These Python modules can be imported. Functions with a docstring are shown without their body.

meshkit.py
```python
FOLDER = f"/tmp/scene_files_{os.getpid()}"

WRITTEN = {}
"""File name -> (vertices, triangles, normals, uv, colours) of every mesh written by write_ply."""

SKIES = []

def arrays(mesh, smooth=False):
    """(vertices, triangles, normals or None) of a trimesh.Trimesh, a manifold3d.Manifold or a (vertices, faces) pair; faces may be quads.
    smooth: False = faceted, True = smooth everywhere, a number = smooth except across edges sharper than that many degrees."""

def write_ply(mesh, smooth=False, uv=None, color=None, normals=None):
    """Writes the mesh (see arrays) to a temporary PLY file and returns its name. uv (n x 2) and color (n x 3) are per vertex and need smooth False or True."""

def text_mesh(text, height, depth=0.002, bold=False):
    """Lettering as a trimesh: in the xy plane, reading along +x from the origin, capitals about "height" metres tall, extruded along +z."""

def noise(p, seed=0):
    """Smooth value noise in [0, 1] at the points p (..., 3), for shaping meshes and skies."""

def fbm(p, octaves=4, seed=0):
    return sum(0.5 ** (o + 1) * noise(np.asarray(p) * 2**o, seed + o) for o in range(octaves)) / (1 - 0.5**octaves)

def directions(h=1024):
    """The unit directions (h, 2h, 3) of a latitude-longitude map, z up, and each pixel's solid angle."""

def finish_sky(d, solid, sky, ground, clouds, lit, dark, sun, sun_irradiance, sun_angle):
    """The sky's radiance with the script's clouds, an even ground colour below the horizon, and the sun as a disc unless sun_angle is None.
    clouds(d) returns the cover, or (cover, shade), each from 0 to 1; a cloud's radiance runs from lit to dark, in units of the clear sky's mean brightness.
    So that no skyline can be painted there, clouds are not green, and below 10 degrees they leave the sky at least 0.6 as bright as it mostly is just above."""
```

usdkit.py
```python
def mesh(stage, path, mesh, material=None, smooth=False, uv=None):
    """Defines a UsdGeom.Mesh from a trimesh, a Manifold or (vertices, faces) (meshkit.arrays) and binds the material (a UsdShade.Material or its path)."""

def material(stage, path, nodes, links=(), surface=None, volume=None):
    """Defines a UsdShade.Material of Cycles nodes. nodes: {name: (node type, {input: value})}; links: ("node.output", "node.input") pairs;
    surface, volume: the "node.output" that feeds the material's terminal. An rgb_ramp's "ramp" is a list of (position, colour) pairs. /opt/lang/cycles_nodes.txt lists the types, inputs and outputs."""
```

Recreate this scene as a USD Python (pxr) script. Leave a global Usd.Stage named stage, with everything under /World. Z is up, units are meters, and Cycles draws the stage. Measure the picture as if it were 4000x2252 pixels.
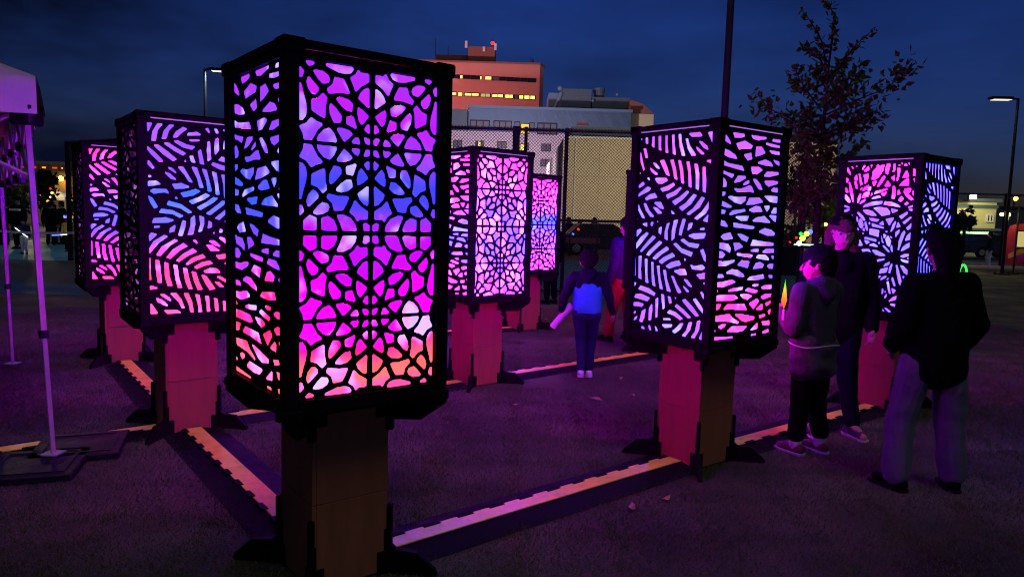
import math, random
import numpy as np, trimesh, manifold3d as m3, usdkit, meshkit
from shapely.geometry import Polygon, box as sbox
from shapely import affinity
from shapely.ops import unary_union
from pxr import Usd, UsdGeom, UsdLux, UsdShade, Gf, Sdf, Vt

stage = Usd.Stage.CreateInMemory()
UsdGeom.SetStageUpAxis(stage, UsdGeom.Tokens.z)
UsdGeom.SetStageMetersPerUnit(stage, 1.0)
WORLD = UsdGeom.Xform.Define(stage, '/World')
UsdGeom.Scope.Define(stage, '/World/Looks')

# ------------------------------------------------------------------ camera, sky, sun, exposure
EYE = np.array([0.0, 0.0, 1.55])
FPX, PITCH, ROLL = 2813.97, math.radians(5.519), math.radians(1.643)     # focal length in pixels of a 4000 px wide picture
cp, sp, cr, sr = math.cos(PITCH), math.sin(PITCH), math.cos(ROLL), math.sin(ROLL)
FWD = np.array([0, cp, -sp]); _up = np.array([0, sp, cp]); _rt = np.array([1.0, 0, 0])
RIGHT = cr * _rt + sr * _up; UP = -sr * _rt + cr * _up
cam = UsdGeom.Camera.Define(stage, '/World/camera')
cam.CreateHorizontalApertureAttr(36.0); cam.CreateVerticalApertureAttr(20.25)
cam.CreateFocalLengthAttr(36.0 * FPX / 4000); cam.CreateClippingRangeAttr((0.05, 2000.0))
cam.AddTransformOp().Set(Gf.Matrix4d(*[float(v) for v in (*RIGHT, 0, *UP, 0, *(-FWD), 0, *EYE, 1)]))
cam.CreateExposureAttr(0.0)

SUN_EL, SUN_AZ = math.radians(1.0), math.radians(152)                     # the sun is just down behind the camera
dome = UsdLux.DomeLight.Define(stage, '/World/sky')
sky_mat = usdkit.material(stage, '/World/Looks/sky_at_dusk', {
    's': ('sky_texture', {'sky_type': 'single_scattering', 'sun_disc': False, 'sun_elevation': SUN_EL, 'sun_rotation': SUN_AZ, 'altitude': 50.0, 'air_density': 1.0, 'aerosol_density': 0.3, 'ozone_density': 4.0}),
    't': ('texture_coordinate', {}), 'mp': ('mapping', {'scale': (1.6, 1.6, 5.0)}),
    'n': ('noise_texture', {'scale': 1.7, 'detail': 4.0, 'roughness': 0.55}),
    'r': ('map_range', {'from_min': 0.38, 'from_max': 0.68, 'to_min': 0.0, 'to_max': 0.55, 'clamp': True}),
    'sx': ('separate_xyz', {}), 'bank': ('map_range', {'range_type': 'smoothstep', 'from_min': .02, 'from_max': -.62, 'to_min': 0.0, 'to_max': .62}), 'sum': ('math', {'math_type': 'add', 'use_clamp': True}),
    'c': ('mix', {'mix_type': 'mix', 'color2': (0.022, 0.042, 0.17)}),
    'tint': ('mix', {'mix_type': 'multiply', 'fac': 1.0, 'color2': (0.72, 0.76, 1.80)}),
    'b': ('background_shader', {'strength': 0.1})},
    [('t.generated', 'mp.vector'), ('mp.vector', 'n.vector'), ('n.fac', 'r.value'), ('t.generated', 'sx.vector'), ('sx.x', 'bank.value'), ('r.result', 'sum.value1'), ('bank.result', 'sum.value2'), ('sum.value', 'c.fac'), ('s.color', 'tint.color1'), ('tint.color', 'c.color1'), ('c.color', 'b.color')], surface='b.background')
UsdShade.MaterialBindingAPI.Apply(dome.GetPrim()).Bind(sky_mat)
dome.GetPrim().SetCustomDataByKey('kind', 'structure')
sun = UsdLux.DistantLight.Define(stage, '/World/afterglow_light')
sun.CreateNormalizeAttr(True); sun.CreateIntensityAttr(0.085); sun.CreateAngleAttr(22.0); sun.CreateColorAttr(Gf.Vec3f(1, .84, .66))
_d = np.array([math.sin(SUN_AZ) * math.cos(1.08), math.cos(SUN_AZ) * math.cos(1.08), math.sin(1.08)])
_x = np.cross([0, 0, 1.0], _d); _x /= np.linalg.norm(_x); _y = np.cross(_d, _x)
sun.AddTransformOp().Set(Gf.Matrix4d(*[float(v) for v in (*_x, 0, *_y, 0, *_d, 0, 0, 0, 60, 1)]))

# ------------------------------------------------------------------ helpers
def ray(px, py): return FWD + (px - 2000) / FPX * RIGHT - (py - 1126) / FPX * UP
def at(px, py, Y):
    d = ray(px, py); return EYE + d * (Y / d[1])
def ground(px, py, z=0.0):
    d = ray(px, py); return EYE + d * ((z - EYE[2]) / d[2])
def crop(x0, y0, s, x, y): return x0 + x / s, y0 + y / s
def lin(c):
    c = np.asarray(c, float) / 255; return tuple(np.where(c <= .04045, c / 12.92, ((c + .055) / 1.055) ** 2.4))
used = {}
def numbered(parent, name):
    k = used.get((parent, name), 0); used[(parent, name)] = k + 1
    return name if k == 0 else f'{name}_{k:03d}'
def path_of(p): return str(p.GetPath()) if p is not None else '/World'
def tag(o, label=None, cat=None, group=None, kind=None):
    for k, v in (('label', label), ('category', cat), ('group', group), ('kind', kind)):
        if v: o.SetCustomDataByKey(k, v)
    return o
def obj(name, mesh, mat, parent=None, smooth=False):
    pp = path_of(parent)
    if isinstance(mesh, list): mesh = trimesh.util.concatenate(mesh)
    return usdkit.mesh(stage, f'{pp}/{numbered(pp, name)}', mesh, M[mat] if isinstance(mat, str) else mat, smooth).GetPrim()
def thing(name, label, cat, loc=(0, 0, 0), rz=0.0, group=None):
    x = UsdGeom.Xform.Define(stage, f'/World/{numbered("/World", name)}')
    x.AddTranslateOp().Set(Gf.Vec3d(*map(float, loc)))
    if rz: x.AddRotateZOp().Set(float(rz))
    return tag(x.GetPrim(), label, cat, group)
def bx(x0, x1, y0, y1, z0, z1, c=0.0):
    e = np.array([abs(x1 - x0), abs(y1 - y0), abs(z1 - z0)]); ce = np.array([x0 + x1, y0 + y1, z0 + z1]) / 2
    if c <= 0:
        m = trimesh.creation.box(e)
    else:
        h = e / 2; c = min(c, h.min() * .9); P = []
        for s in np.ndindex(2, 2, 2):
            sg = np.array(s) * 2 - 1
            for k in range(3):
                q = h - c; q[k] = h[k]; P.append(sg * q)
        m = trimesh.convex.convex_hull(np.array(P))
    m.apply_translation(ce); return m
def rotz(m, deg, about=(0, 0, 0)):
    m = m.copy(); m.apply_transform(trimesh.transformations.rotation_matrix(math.radians(deg), [0, 0, 1], about)); return m
def moved(m, v):
    m = m.copy(); m.apply_translation(v); return m
def tube(p, r, sides=8, cap=True):
    p = np.asarray(p, float); r = np.broadcast_to(r, (len(p),))
    t = np.gradient(p, axis=0); t /= np.linalg.norm(t, axis=1, keepdims=True) + 1e-12
    ref = np.array([0, 0, 1.0]) if abs(t[:, 2]).mean() < .8 else np.array([1.0, 0, 0])
    a = np.cross(t, ref); a /= np.linalg.norm(a, axis=1, keepdims=True) + 1e-12; b = np.cross(t, a)
    g = np.arange(sides) * 2 * np.pi / sides
    v = (p[:, None] + r[:, None, None] * (np.cos(g)[None, :, None] * a[:, None] + np.sin(g)[None, :, None] * b[:, None])).reshape(-1, 3)
    F = []
    for i in range(len(p) - 1):
        for j in range(sides):
            k = (j + 1) % sides
            F += [[i * sides + j, i * sides + k, (i + 1) * sides + k], [i * sides + j, (i + 1) * sides + k, (i + 1) * sides + j]]
    if cap:
        n = len(v); v = np.vstack([v, p[:1], p[-1:]])
        for j in range(sides):
            k = (j + 1) % sides
            F += [[n, k, j], [n + 1, (len(p) - 1) * sides + j, (len(p) - 1) * sides + k]]
    return trimesh.Trimesh(v, F, process=False)
def extr(poly, h):
    """A shapely polygon (with holes) as a solid between z = 0 and h."""
    out = []
    for g in (getattr(poly, 'geoms', [poly])):
        cs = m3.CrossSection([np.array(g.exterior.coords)[:-1]] + [np.array(i.coords)[:-1] for i in g.interiors], m3.FillRule.EvenOdd)
        mm = m3.Manifold.extrude(cs, h).to_mesh()
        out.append(trimesh.Trimesh(mm.vert_properties[:, :3], mm.tri_verts, process=False))
    return trimesh.util.concatenate(out)
def man(m):
    q = m.to_mesh(); return trimesh.Trimesh(q.vert_properties[:, :3], q.tri_verts, process=False)

# ------------------------------------------------------------------ materials
M = {}
def mat(name, col, rough=.6, var=.25, scale=8.0, bump=0.0, bscale=60.0, spec=.4, metal=0.0, coord='object', stretch=(1, 1, 1), detail=5.0):
    c = np.array(col, float)
    n = {'t': ('geometry', {}) if coord == 'world' else ('texture_coordinate', {}), 'mp': ('mapping', {'scale': stretch}),
         'n': ('noise_texture', {'scale': scale, 'detail': detail, 'roughness': .6}),
         'r': ('rgb_ramp', {'ramp': [(.3, tuple(c * (1 - var))), (.5, tuple(c)), (.72, tuple(np.minimum(c * (1 + var), .95)))]}),
         'rr': ('map_range', {'from_min': .3, 'from_max': .7, 'to_min': max(rough - .1, .05), 'to_max': min(rough + .1, 1)}),
         'p': ('principled_bsdf', {'specular_ior_level': spec, 'metallic': metal})}
    l = [('t.position' if coord == 'world' else 't.object', 'mp.vector'), ('mp.vector', 'n.vector'), ('n.fac', 'r.fac'), ('r.color', 'p.base_color'), ('n.fac', 'rr.value'), ('rr.result', 'p.roughness')]
    if bump:
        n['n2'] = ('noise_texture', {'scale': bscale, 'detail': 4.0}); n['b'] = ('bump', {'strength': bump, 'distance': .01})
        l += [('mp.vector', 'n2.vector'), ('n2.fac', 'b.height'), ('b.normal', 'p.normal')]
    M[name] = usdkit.material(stage, f'/World/Looks/{name}', n, l, surface='p.BSDF'); return M[name]
def glow(name, col, strength):
    M[name] = usdkit.material(stage, f'/World/Looks/{name}', {'e': ('emission', {'color': lin(col), 'strength': strength})}, [], surface='e.emission'); return M[name]

mat('black_frame', (.006, .004, .005), .65, .3, 14, .15, 90, .07)
mat('lattice_black', (.006, .004, .005), .65, .3, 20, spec=.06)
mat('plywood', (.26, .10, .038), .6, .12, 3.0, .12, 40, .3, stretch=(6, 6, 1))
mat('plywood_dark', (.42, .19, .07), .55, .22, 3.0, .12, 40, .3, stretch=(6, 6, 1))
mat('tread', (.96, .76, .06), .34, .12, 9, .35, 45, .45, coord='world')
mat('rubber', (.007, .007, .008), .75, .3, 12, .3, 120, .08)
mat('steel_black', (.008, .008, .010), .5, .2, 10, spec=.25)
mat('white_steel', (.30, .29, .27), .4, .08, 6)
mat('canopy', (.44, .43, .38), .75, .06, 3, .3, 12)
mat('skin', (.28, .15, .105), .6, .08, 20, spec=.2)
mat('hair_dark', (.004, .0035, .0035), .85, .4, 60, .6, 160, .06)
mat('hair_blond', (.07, .045, .028), .8, .35, 60, .6, 160, .1)
mat('navy_cloth', (.004, .005, .013), .9, .25, 18, .4, 200, .08)
mat('blue_cloth', (.004, .30, .40), .8, .15, 18, .4, 200)
mat('denim', (.009, .015, .04), .9, .3, 25, .4, 200, .08)
mat('black_cloth', (.0022, .0022, .003), .9, .3, 18, .4, 180, .06)
mat('grey_fleece', (.045, .044, .052), .95, .2, 25, .5, 160, .1)
mat('flannel', (.06, .05, .075), .9, .4, 14, .4, 160)
mat('pale_trousers', (.085, .10, .12), .9, .15, 8, .5, 30, .1)
mat('purple_cloth', (.008, .004, .018), .9, .2, 14, .4, 100, .05)
mat('orange_cloth', (.12, .018, .008), .9, .2, 14, .4, 100, .08)
mat('white_cloth', (.45, .45, .47), .8, .08, 14)
mat('maroon_shoe', (.10, .012, .03), .6, .2, 20)
mat('yellow_cloth', (.6, .42, .05), .8, .2, 14)
mat('teal_court', (.035, .15, .19), .6, .15, .35, .1, 40, coord='world')
mat('teal_edge', (.02, .06, .11), .7, .15, .35, coord='world')
mat('red_court', (.16, .05, .035), .6, .2, .5, .1, 40, coord='world')
mat('asphalt', (.045, .045, .048), .8, .3, 1.2, .3, 60, coord='world')
mat('brick_pink', (.46, .20, .15), .8, .06, .25, coord='world')
mat('brick_dark', (.22, .085, .065), .8, .08, .4, coord='world')
mat('metal_grey', (.10, .17, .24), .6, .08, .2, coord='world')
mat('metal_dark', (.07, .10, .125), .6, .1, .2, coord='world')
mat('white_wall', (.55, .47, .50), .8, .06, .2, coord='world')
mat('beige_wall', (.48, .41, .29), .8, .06, .25, coord='world')
mat('roof_teal', (.05, .085, .10), .6, .1, .3, coord='world')
mat('dark_glass', (.012, .014, .018), .15, .3, 1.0, coord='world')
mat('window_grey', (.10, .10, .12), .4, .1, 1.0, coord='world')
mat('pale_panel', (.6, .6, .6), .6, .1, 2)
mat('bark', (.014, .013, .008), .95, .35, 18, .6, 60, .04)
mat('yellow_paint', (.75, .40, .04), .4, .1, 4)
mat('red_paint', (.42, .03, .02), .35, .12, 3)
mat('cream_building', (.52, .48, .25), .8, .06, .4, coord='world')
mat('kerb_stone', (.35, .34, .32), .85, .15, 5)
mat('dry_leaf', (.35, .22, .10), .7, .3, 30)
def leafmat(name, a, b, tr):
    M[name] = usdkit.material(stage, f'/World/Looks/{name}', {
        'g': ('geometry', {}), 'r': ('rgb_ramp', {'ramp': [(0, a), (1, b)]}), 'd': ('principled_bsdf', {'roughness': .75, 'specular_ior_level': .12}),
        't': ('translucent_bsdf', {}), 'm': ('mix_closure', {'fac': tr})},
        [('g.random_per_island', 'r.fac'), ('r.color', 'd.base_color'), ('r.color', 't.color'), ('d.BSDF', 'm.closure1'), ('t.BSDF', 'm.closure2')], surface='m.closure')
leafmat('leaf_sapling', (.035, .085, .008), (.12, .15, .018), .3)
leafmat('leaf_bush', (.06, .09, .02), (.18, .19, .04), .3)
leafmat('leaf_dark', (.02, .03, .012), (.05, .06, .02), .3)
M['grass'] = usdkit.material(stage, '/World/Looks/grass', {
    'g': ('geometry', {}), 'r': ('rgb_ramp', {'ramp': [(0, (.07, .078, .036)), (.6, (.135, .135, .07)), (1, (.22, .20, .115))]}), 'p': ('principled_bsdf', {'roughness': .6})},
    [('g.random_per_island', 'r.fac'), ('r.color', 'p.base_color')], surface='p.BSDF')
M['turf'] = usdkit.material(stage, '/World/Looks/turf', {
    'g': ('geometry', {}), 'n': ('noise_texture', {'scale': 1.1, 'detail': 6.0, 'roughness': .6}), 'n2': ('noise_texture', {'scale': 90.0, 'detail': 4.0, 'roughness': .7}),
    'r': ('rgb_ramp', {'ramp': [(.3, (.055, .058, .030)), (.5, (.092, .094, .052)), (.7, (.135, .13, .08))]}),
    'r2': ('rgb_ramp', {'ramp': [(.3, (.35, .35, .35)), (.7, (1.5, 1.5, 1.5))]}), 'x': ('mix', {'mix_type': 'multiply', 'fac': 1.0}),
    'n3': ('noise_texture', {'scale': .55, 'detail': 3.0, 'roughness': .5}), 'r3': ('rgb_ramp', {'ramp': [(.32, (.45, .45, .5)), (.5, (.95, .95, .95)), (.68, (1.5, 1.4, 1.3))]}), 'x3': ('mix', {'mix_type': 'multiply', 'fac': 1.0}), 'b': ('bump', {'strength': .8, 'distance': .02}), 'p': ('principled_bsdf', {'roughness': .85, 'specular_ior_level': .2})},
    [('g.position', 'n.vector'), ('g.position', 'n2.vector'), ('n.fac', 'r.fac'), ('n2.fac', 'r2.fac'), ('r.color', 'x.color1'), ('r2.color', 'x.color2'), ('g.position', 'n3.vector'), ('n3.fac', 'r3.fac'), ('x.color', 'x3.color1'), ('r3.color', 'x3.color2'), ('x3.color', 'p.base_color'), ('n2.fac', 'b.height'), ('b.normal', 'p.normal')], surface='p.BSDF')
glow('lit_window', (255, 226, 110), 1.6)
glow('lit_window_warm', (255, 190, 60), 1.6)
glow('lit_window_orange', (255, 140, 40), 2.2)
glow('lit_sign_blue', (190, 240, 255), 2.0)
glow('lit_sign_green', (90, 255, 160), 1.6)
glow('lit_red', (255, 40, 20), 3.0)
glow('lamp_white', (255, 240, 215), 1.1)
glow('lamp_green', (190, 255, 190), 30.0)
glow('lamp_yellow', (255, 225, 90), 40.0)
glow('lamp_orange', (255, 160, 40), 25.0)
glow('glow_green', (60, 255, 90), 1.5)
glow('glow_red', (255, 50, 30), 1.5)
glow('glow_white', (225, 255, 220), 1.6)
glow('glow_blue', (90, 120, 255), 2.0)
glow('glow_purple', (220, 120, 255), 1.5)
glow('glow_yellowgreen', (230, 255, 90), 1.8)
M['glow_wand'] = usdkit.material(stage, '/World/Looks/glow_wand', {'t': ('texture_coordinate', {}), 's': ('separate_xyz', {}), 'mr': ('map_range', {'from_min': -.1, 'from_max': .1}),
    'r': ('rgb_ramp', {'ramp': [(0, lin((255, 60, 20))), (.45, lin((255, 120, 60))), (.75, lin((230, 200, 60))), (1, lin((60, 220, 60)))]}), 'e': ('emission', {'strength': 1.3})},
    [('t.object', 's.vector'), ('s.z', 'mr.value'), ('mr.result', 'r.fac'), ('r.color', 'e.color'), ], surface='e.emission')

# ------------------------------------------------------------------ the cut-out designs of the lantern screens (millimetres, as laser-cut)
PAT_mandala = '''61,1223 58,1216 38,1207 21,1224;20,1186 12,1165 2,1164 1,1205;12,712 20,691 1,672 2,713;208,1225 210,1218 201,1205 181,1199 152,1200 118,1211 83,1224;67,1196 93,1194 112,1182 117,1170 112,1158 89,1153 74,1166 53,1192;89,724 112,719 117,708 112,695 93,684 67,681 53,686 74,711;56,1152 74,1135 73,1123 62,1111 50,1111 36,1128 30,1149 36,1171;36,749 50,766 62,766 73,754 74,742 56,725 36,706 30,728;9,1143 16,1113 26,1080 30,1053 26,1031 15,1016 2,1014 1,1142;15,861 26,847 30,824 26,798 16,764 9,734 1,736 2,864;172,1177 185,1154 197,1128 159,1129 113,1120 107,1134 129,1154 136,1180;107,744 113,757 159,748 197,749 185,723 172,700 136,697 129,724;241,1209 273,1210 274,1182 242,1162 219,1138 210,1161 198,1186 219,1200 230,1221;198,692 210,716 219,739 242,715 274,696 273,667 241,668 230,657 219,677;107,1104 101,1074 99,1029 77,1038 50,1052 47,1088 71,1096 92,1118;47,789 50,825 77,839 99,848 101,804 107,773 92,759 71,781;164,1111 193,1105 209,1091 205,1066 184,1067 162,1082 140,1106;184,810 205,812 209,787 193,773 164,766 140,771 162,795;140,1071 163,1044 163,1028 157,1020 134,1018 119,1047 116,1071 121,1086;119,831 134,859 157,857 163,849 163,833 140,807 121,791 116,806;276,1082 254,1098 231,1115 238,1133 255,1151 274,1160;238,744 231,762 254,779 276,795 274,717 255,726;250,1073 274,1054 258,1034 245,1020 234,1033 228,1061 229,1084;234,844 245,858 258,843 274,823 250,804 229,793 228,817;211,1047 218,1026 227,1000 206,1010 183,1018 184,1043;206,867 227,877 218,851 211,830 184,834 183,860;278,988 270,993 256,1003 266,1019 277,1027;256,874 270,884 278,889 277,851 266,858;68,1014 93,1008 71,987 49,948 19,947 17,967 3,992 29,1004 47,1027;3,885 17,911 19,931 49,929 71,890 93,870 68,863 47,850 29,873;76,968 94,986 118,995 133,980 148,948 67,947;133,898 118,883 94,891 76,910 67,930 148,929;171,999 196,993 209,982 192,966 174,952 143,998;192,911 209,895 196,885 171,879 143,879 174,925;217,967 229,972 234,967 240,948 201,950;234,910 229,905 217,910 201,927 240,929;279,968 279,948 263,952 252,976;279,929 279,909 252,901 263,926;42,677 67,667 67,624 19,624 18,656;113,674 135,660 147,635 149,623 88,625 87,667;173,681 204,668 222,645 228,622 171,624 162,648 146,680;268,651 281,643 281,623 258,623 254,649'''
PAT_leaf = '''15,1213 2,1210 6,1225;63,1222 67,1179 43,1188 41,1224;119,1225 121,1152 95,1168 97,1225 114,1225;176,1153 183,1131 155,1141 148,1225 173,1225;228,1168 239,1114 212,1120 204,1225 226,1225;283,1174 300,1102 272,1108 256,1225 281,1225;332,1223 341,1170 373,1091 342,1095 320,1153 309,1225 320,1225;385,1194 402,1152 457,1089 418,1089 385,1135 365,1195;497,1199 415,1201 383,1225 474,1225;494,1168 534,1139 544,1114 503,1132 459,1178;487,1120 524,1091 489,1095 457,1122 441,1150;573,1223 575,1178 575,1141 528,1220;575,1062 575,1034 517,1057;53,1152 73,1093 44,1097 24,1158;10,1130 34,1057 47,1023 35,1011 6,1068 0,1100 0,1134;16,1000 8,991 0,1004 0,1011;141,1057 184,1017 143,1028 103,1068;125,1015 171,985 134,988 98,1011 84,1040;206,1077 233,1034 261,972 227,983 198,1026 167,1074;283,1073 305,1017 322,947 292,958 275,1018 251,1075;341,1065 360,1015 375,923 348,931 334,1006 314,1071;407,1056 420,1003 433,899 407,909 398,995 379,1059;470,1038 484,983 488,884 462,894 457,975 439,1045;528,1018 537,945 540,868 515,877 503,1022;575,999 575,859 569,861 567,999;233,962 246,947 199,928 156,934 132,965;242,915 288,935 306,920 256,889 203,879 181,900;292,879 342,906 360,901 317,860 248,835 229,859;341,846 395,884 418,877 371,832 310,796 283,819;390,809 447,863 476,856 435,804 369,761 340,782;449,777 509,846 535,839 503,786 424,736 398,745;516,759 573,830 575,820 575,796 549,750 487,710 459,718;573,752 575,729 575,713 564,697 524,705;36,946 54,930 26,913 0,905 0,925;88,969 104,943 57,972;4,870 77,914 109,903 98,887 36,864 0,849 0,858;99,865 142,872 167,843 102,835 77,825 55,837;196,815 229,770 186,777 131,815;168,779 216,744 171,744 124,787;20,777 71,710 41,714 5,763 0,808 0,818;73,806 101,763 152,720 110,724 70,763 47,808;7,707 0,705 0,712;320,740 289,742 271,775;88,686 90,657 38,675;144,689 134,662 117,670 119,689;183,694 173,686 168,698;216,666 208,609 186,625 187,654;277,691 261,637 268,576 237,589 237,636 251,681;343,711 324,647 320,596 295,574 293,637 306,703;401,711 385,658 373,612 350,616 356,657 374,715;455,694 449,664 414,640 422,686;545,666 544,652 514,649 502,658;460,628 558,633 545,603 474,595 417,613;389,596 431,572 515,566 500,541 433,548 362,584;334,566 383,534 467,514 455,488 379,508 307,560;419,471 408,456 395,479;542,540 564,501 575,466 575,458 550,473 518,530;481,433 541,446 566,429 543,414 466,414 447,445;575,401 575,380 574,369 526,361 496,384;574,344 573,333 559,330 551,340;2,635 34,646 45,632 0,587 0,630;38,592 86,625 106,616 53,559 0,509 0,550;62,530 138,605 170,594 111,546 52,495 34,499;114,508 196,573 227,565 158,510 117,474 89,479;178,491 259,542 284,525 221,489 175,453 143,459;234,470 309,505 334,485 271,458 225,429 196,443;302,446 365,461 383,434 328,419 288,404 254,417;364,405 416,409 433,379 372,371 318,393;438,346 484,301 446,311 397,354;424,300 466,272 432,275 382,325;2,481 8,337 0,341 0,481;56,474 53,387 62,317 32,327 25,466;106,454 109,372 124,297 94,304 80,453;160,435 165,366 185,280 153,292 135,436;212,417 219,350 248,268 217,275 184,415;264,393 277,336 313,261 278,264 237,394;330,358 357,313 398,266 363,263 302,366;19,291 1,263 0,270 0,298;55,279 133,266 188,240 176,222 109,240 34,253;14,218 72,224 143,207 120,182 55,191 2,195;1,163 44,168 93,163 78,142 0,140 0,157;22,110 27,102 11,86 3,98;13,62 44,85 35,59 4,38;74,113 111,135 103,77 86,41 57,44;136,140 162,177 168,133 160,66 136,59;187,203 211,220 214,148 211,92 194,83;258,239 271,159 251,142 231,241;313,230 324,193 301,188 285,234;358,229 349,219 343,234;307,150 361,140 422,105 388,99 339,119 285,127;363,192 417,165 483,121 450,116 402,145 344,176;426,231 484,191 540,139 510,134 457,172 399,219;507,242 549,202 575,169 575,162 573,148 528,186 480,236;548,288 574,263 574,232 554,252 534,282;264,91 311,97 339,88 306,84 240,79;341,62 328,42 274,32 242,50;369,47 396,76 426,82 404,42 360,8 333,17;445,38 460,89 491,99 478,47 442,0 411,0;512,42 524,108 551,114 544,55 513,0 480,0;562,44 573,73 574,0 542,0;94,17 110,7 105,0 89,0 63,8;153,32 168,0 160,0 146,2 136,27;203,31 224,6 205,0 203,0 191,31'''
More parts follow.
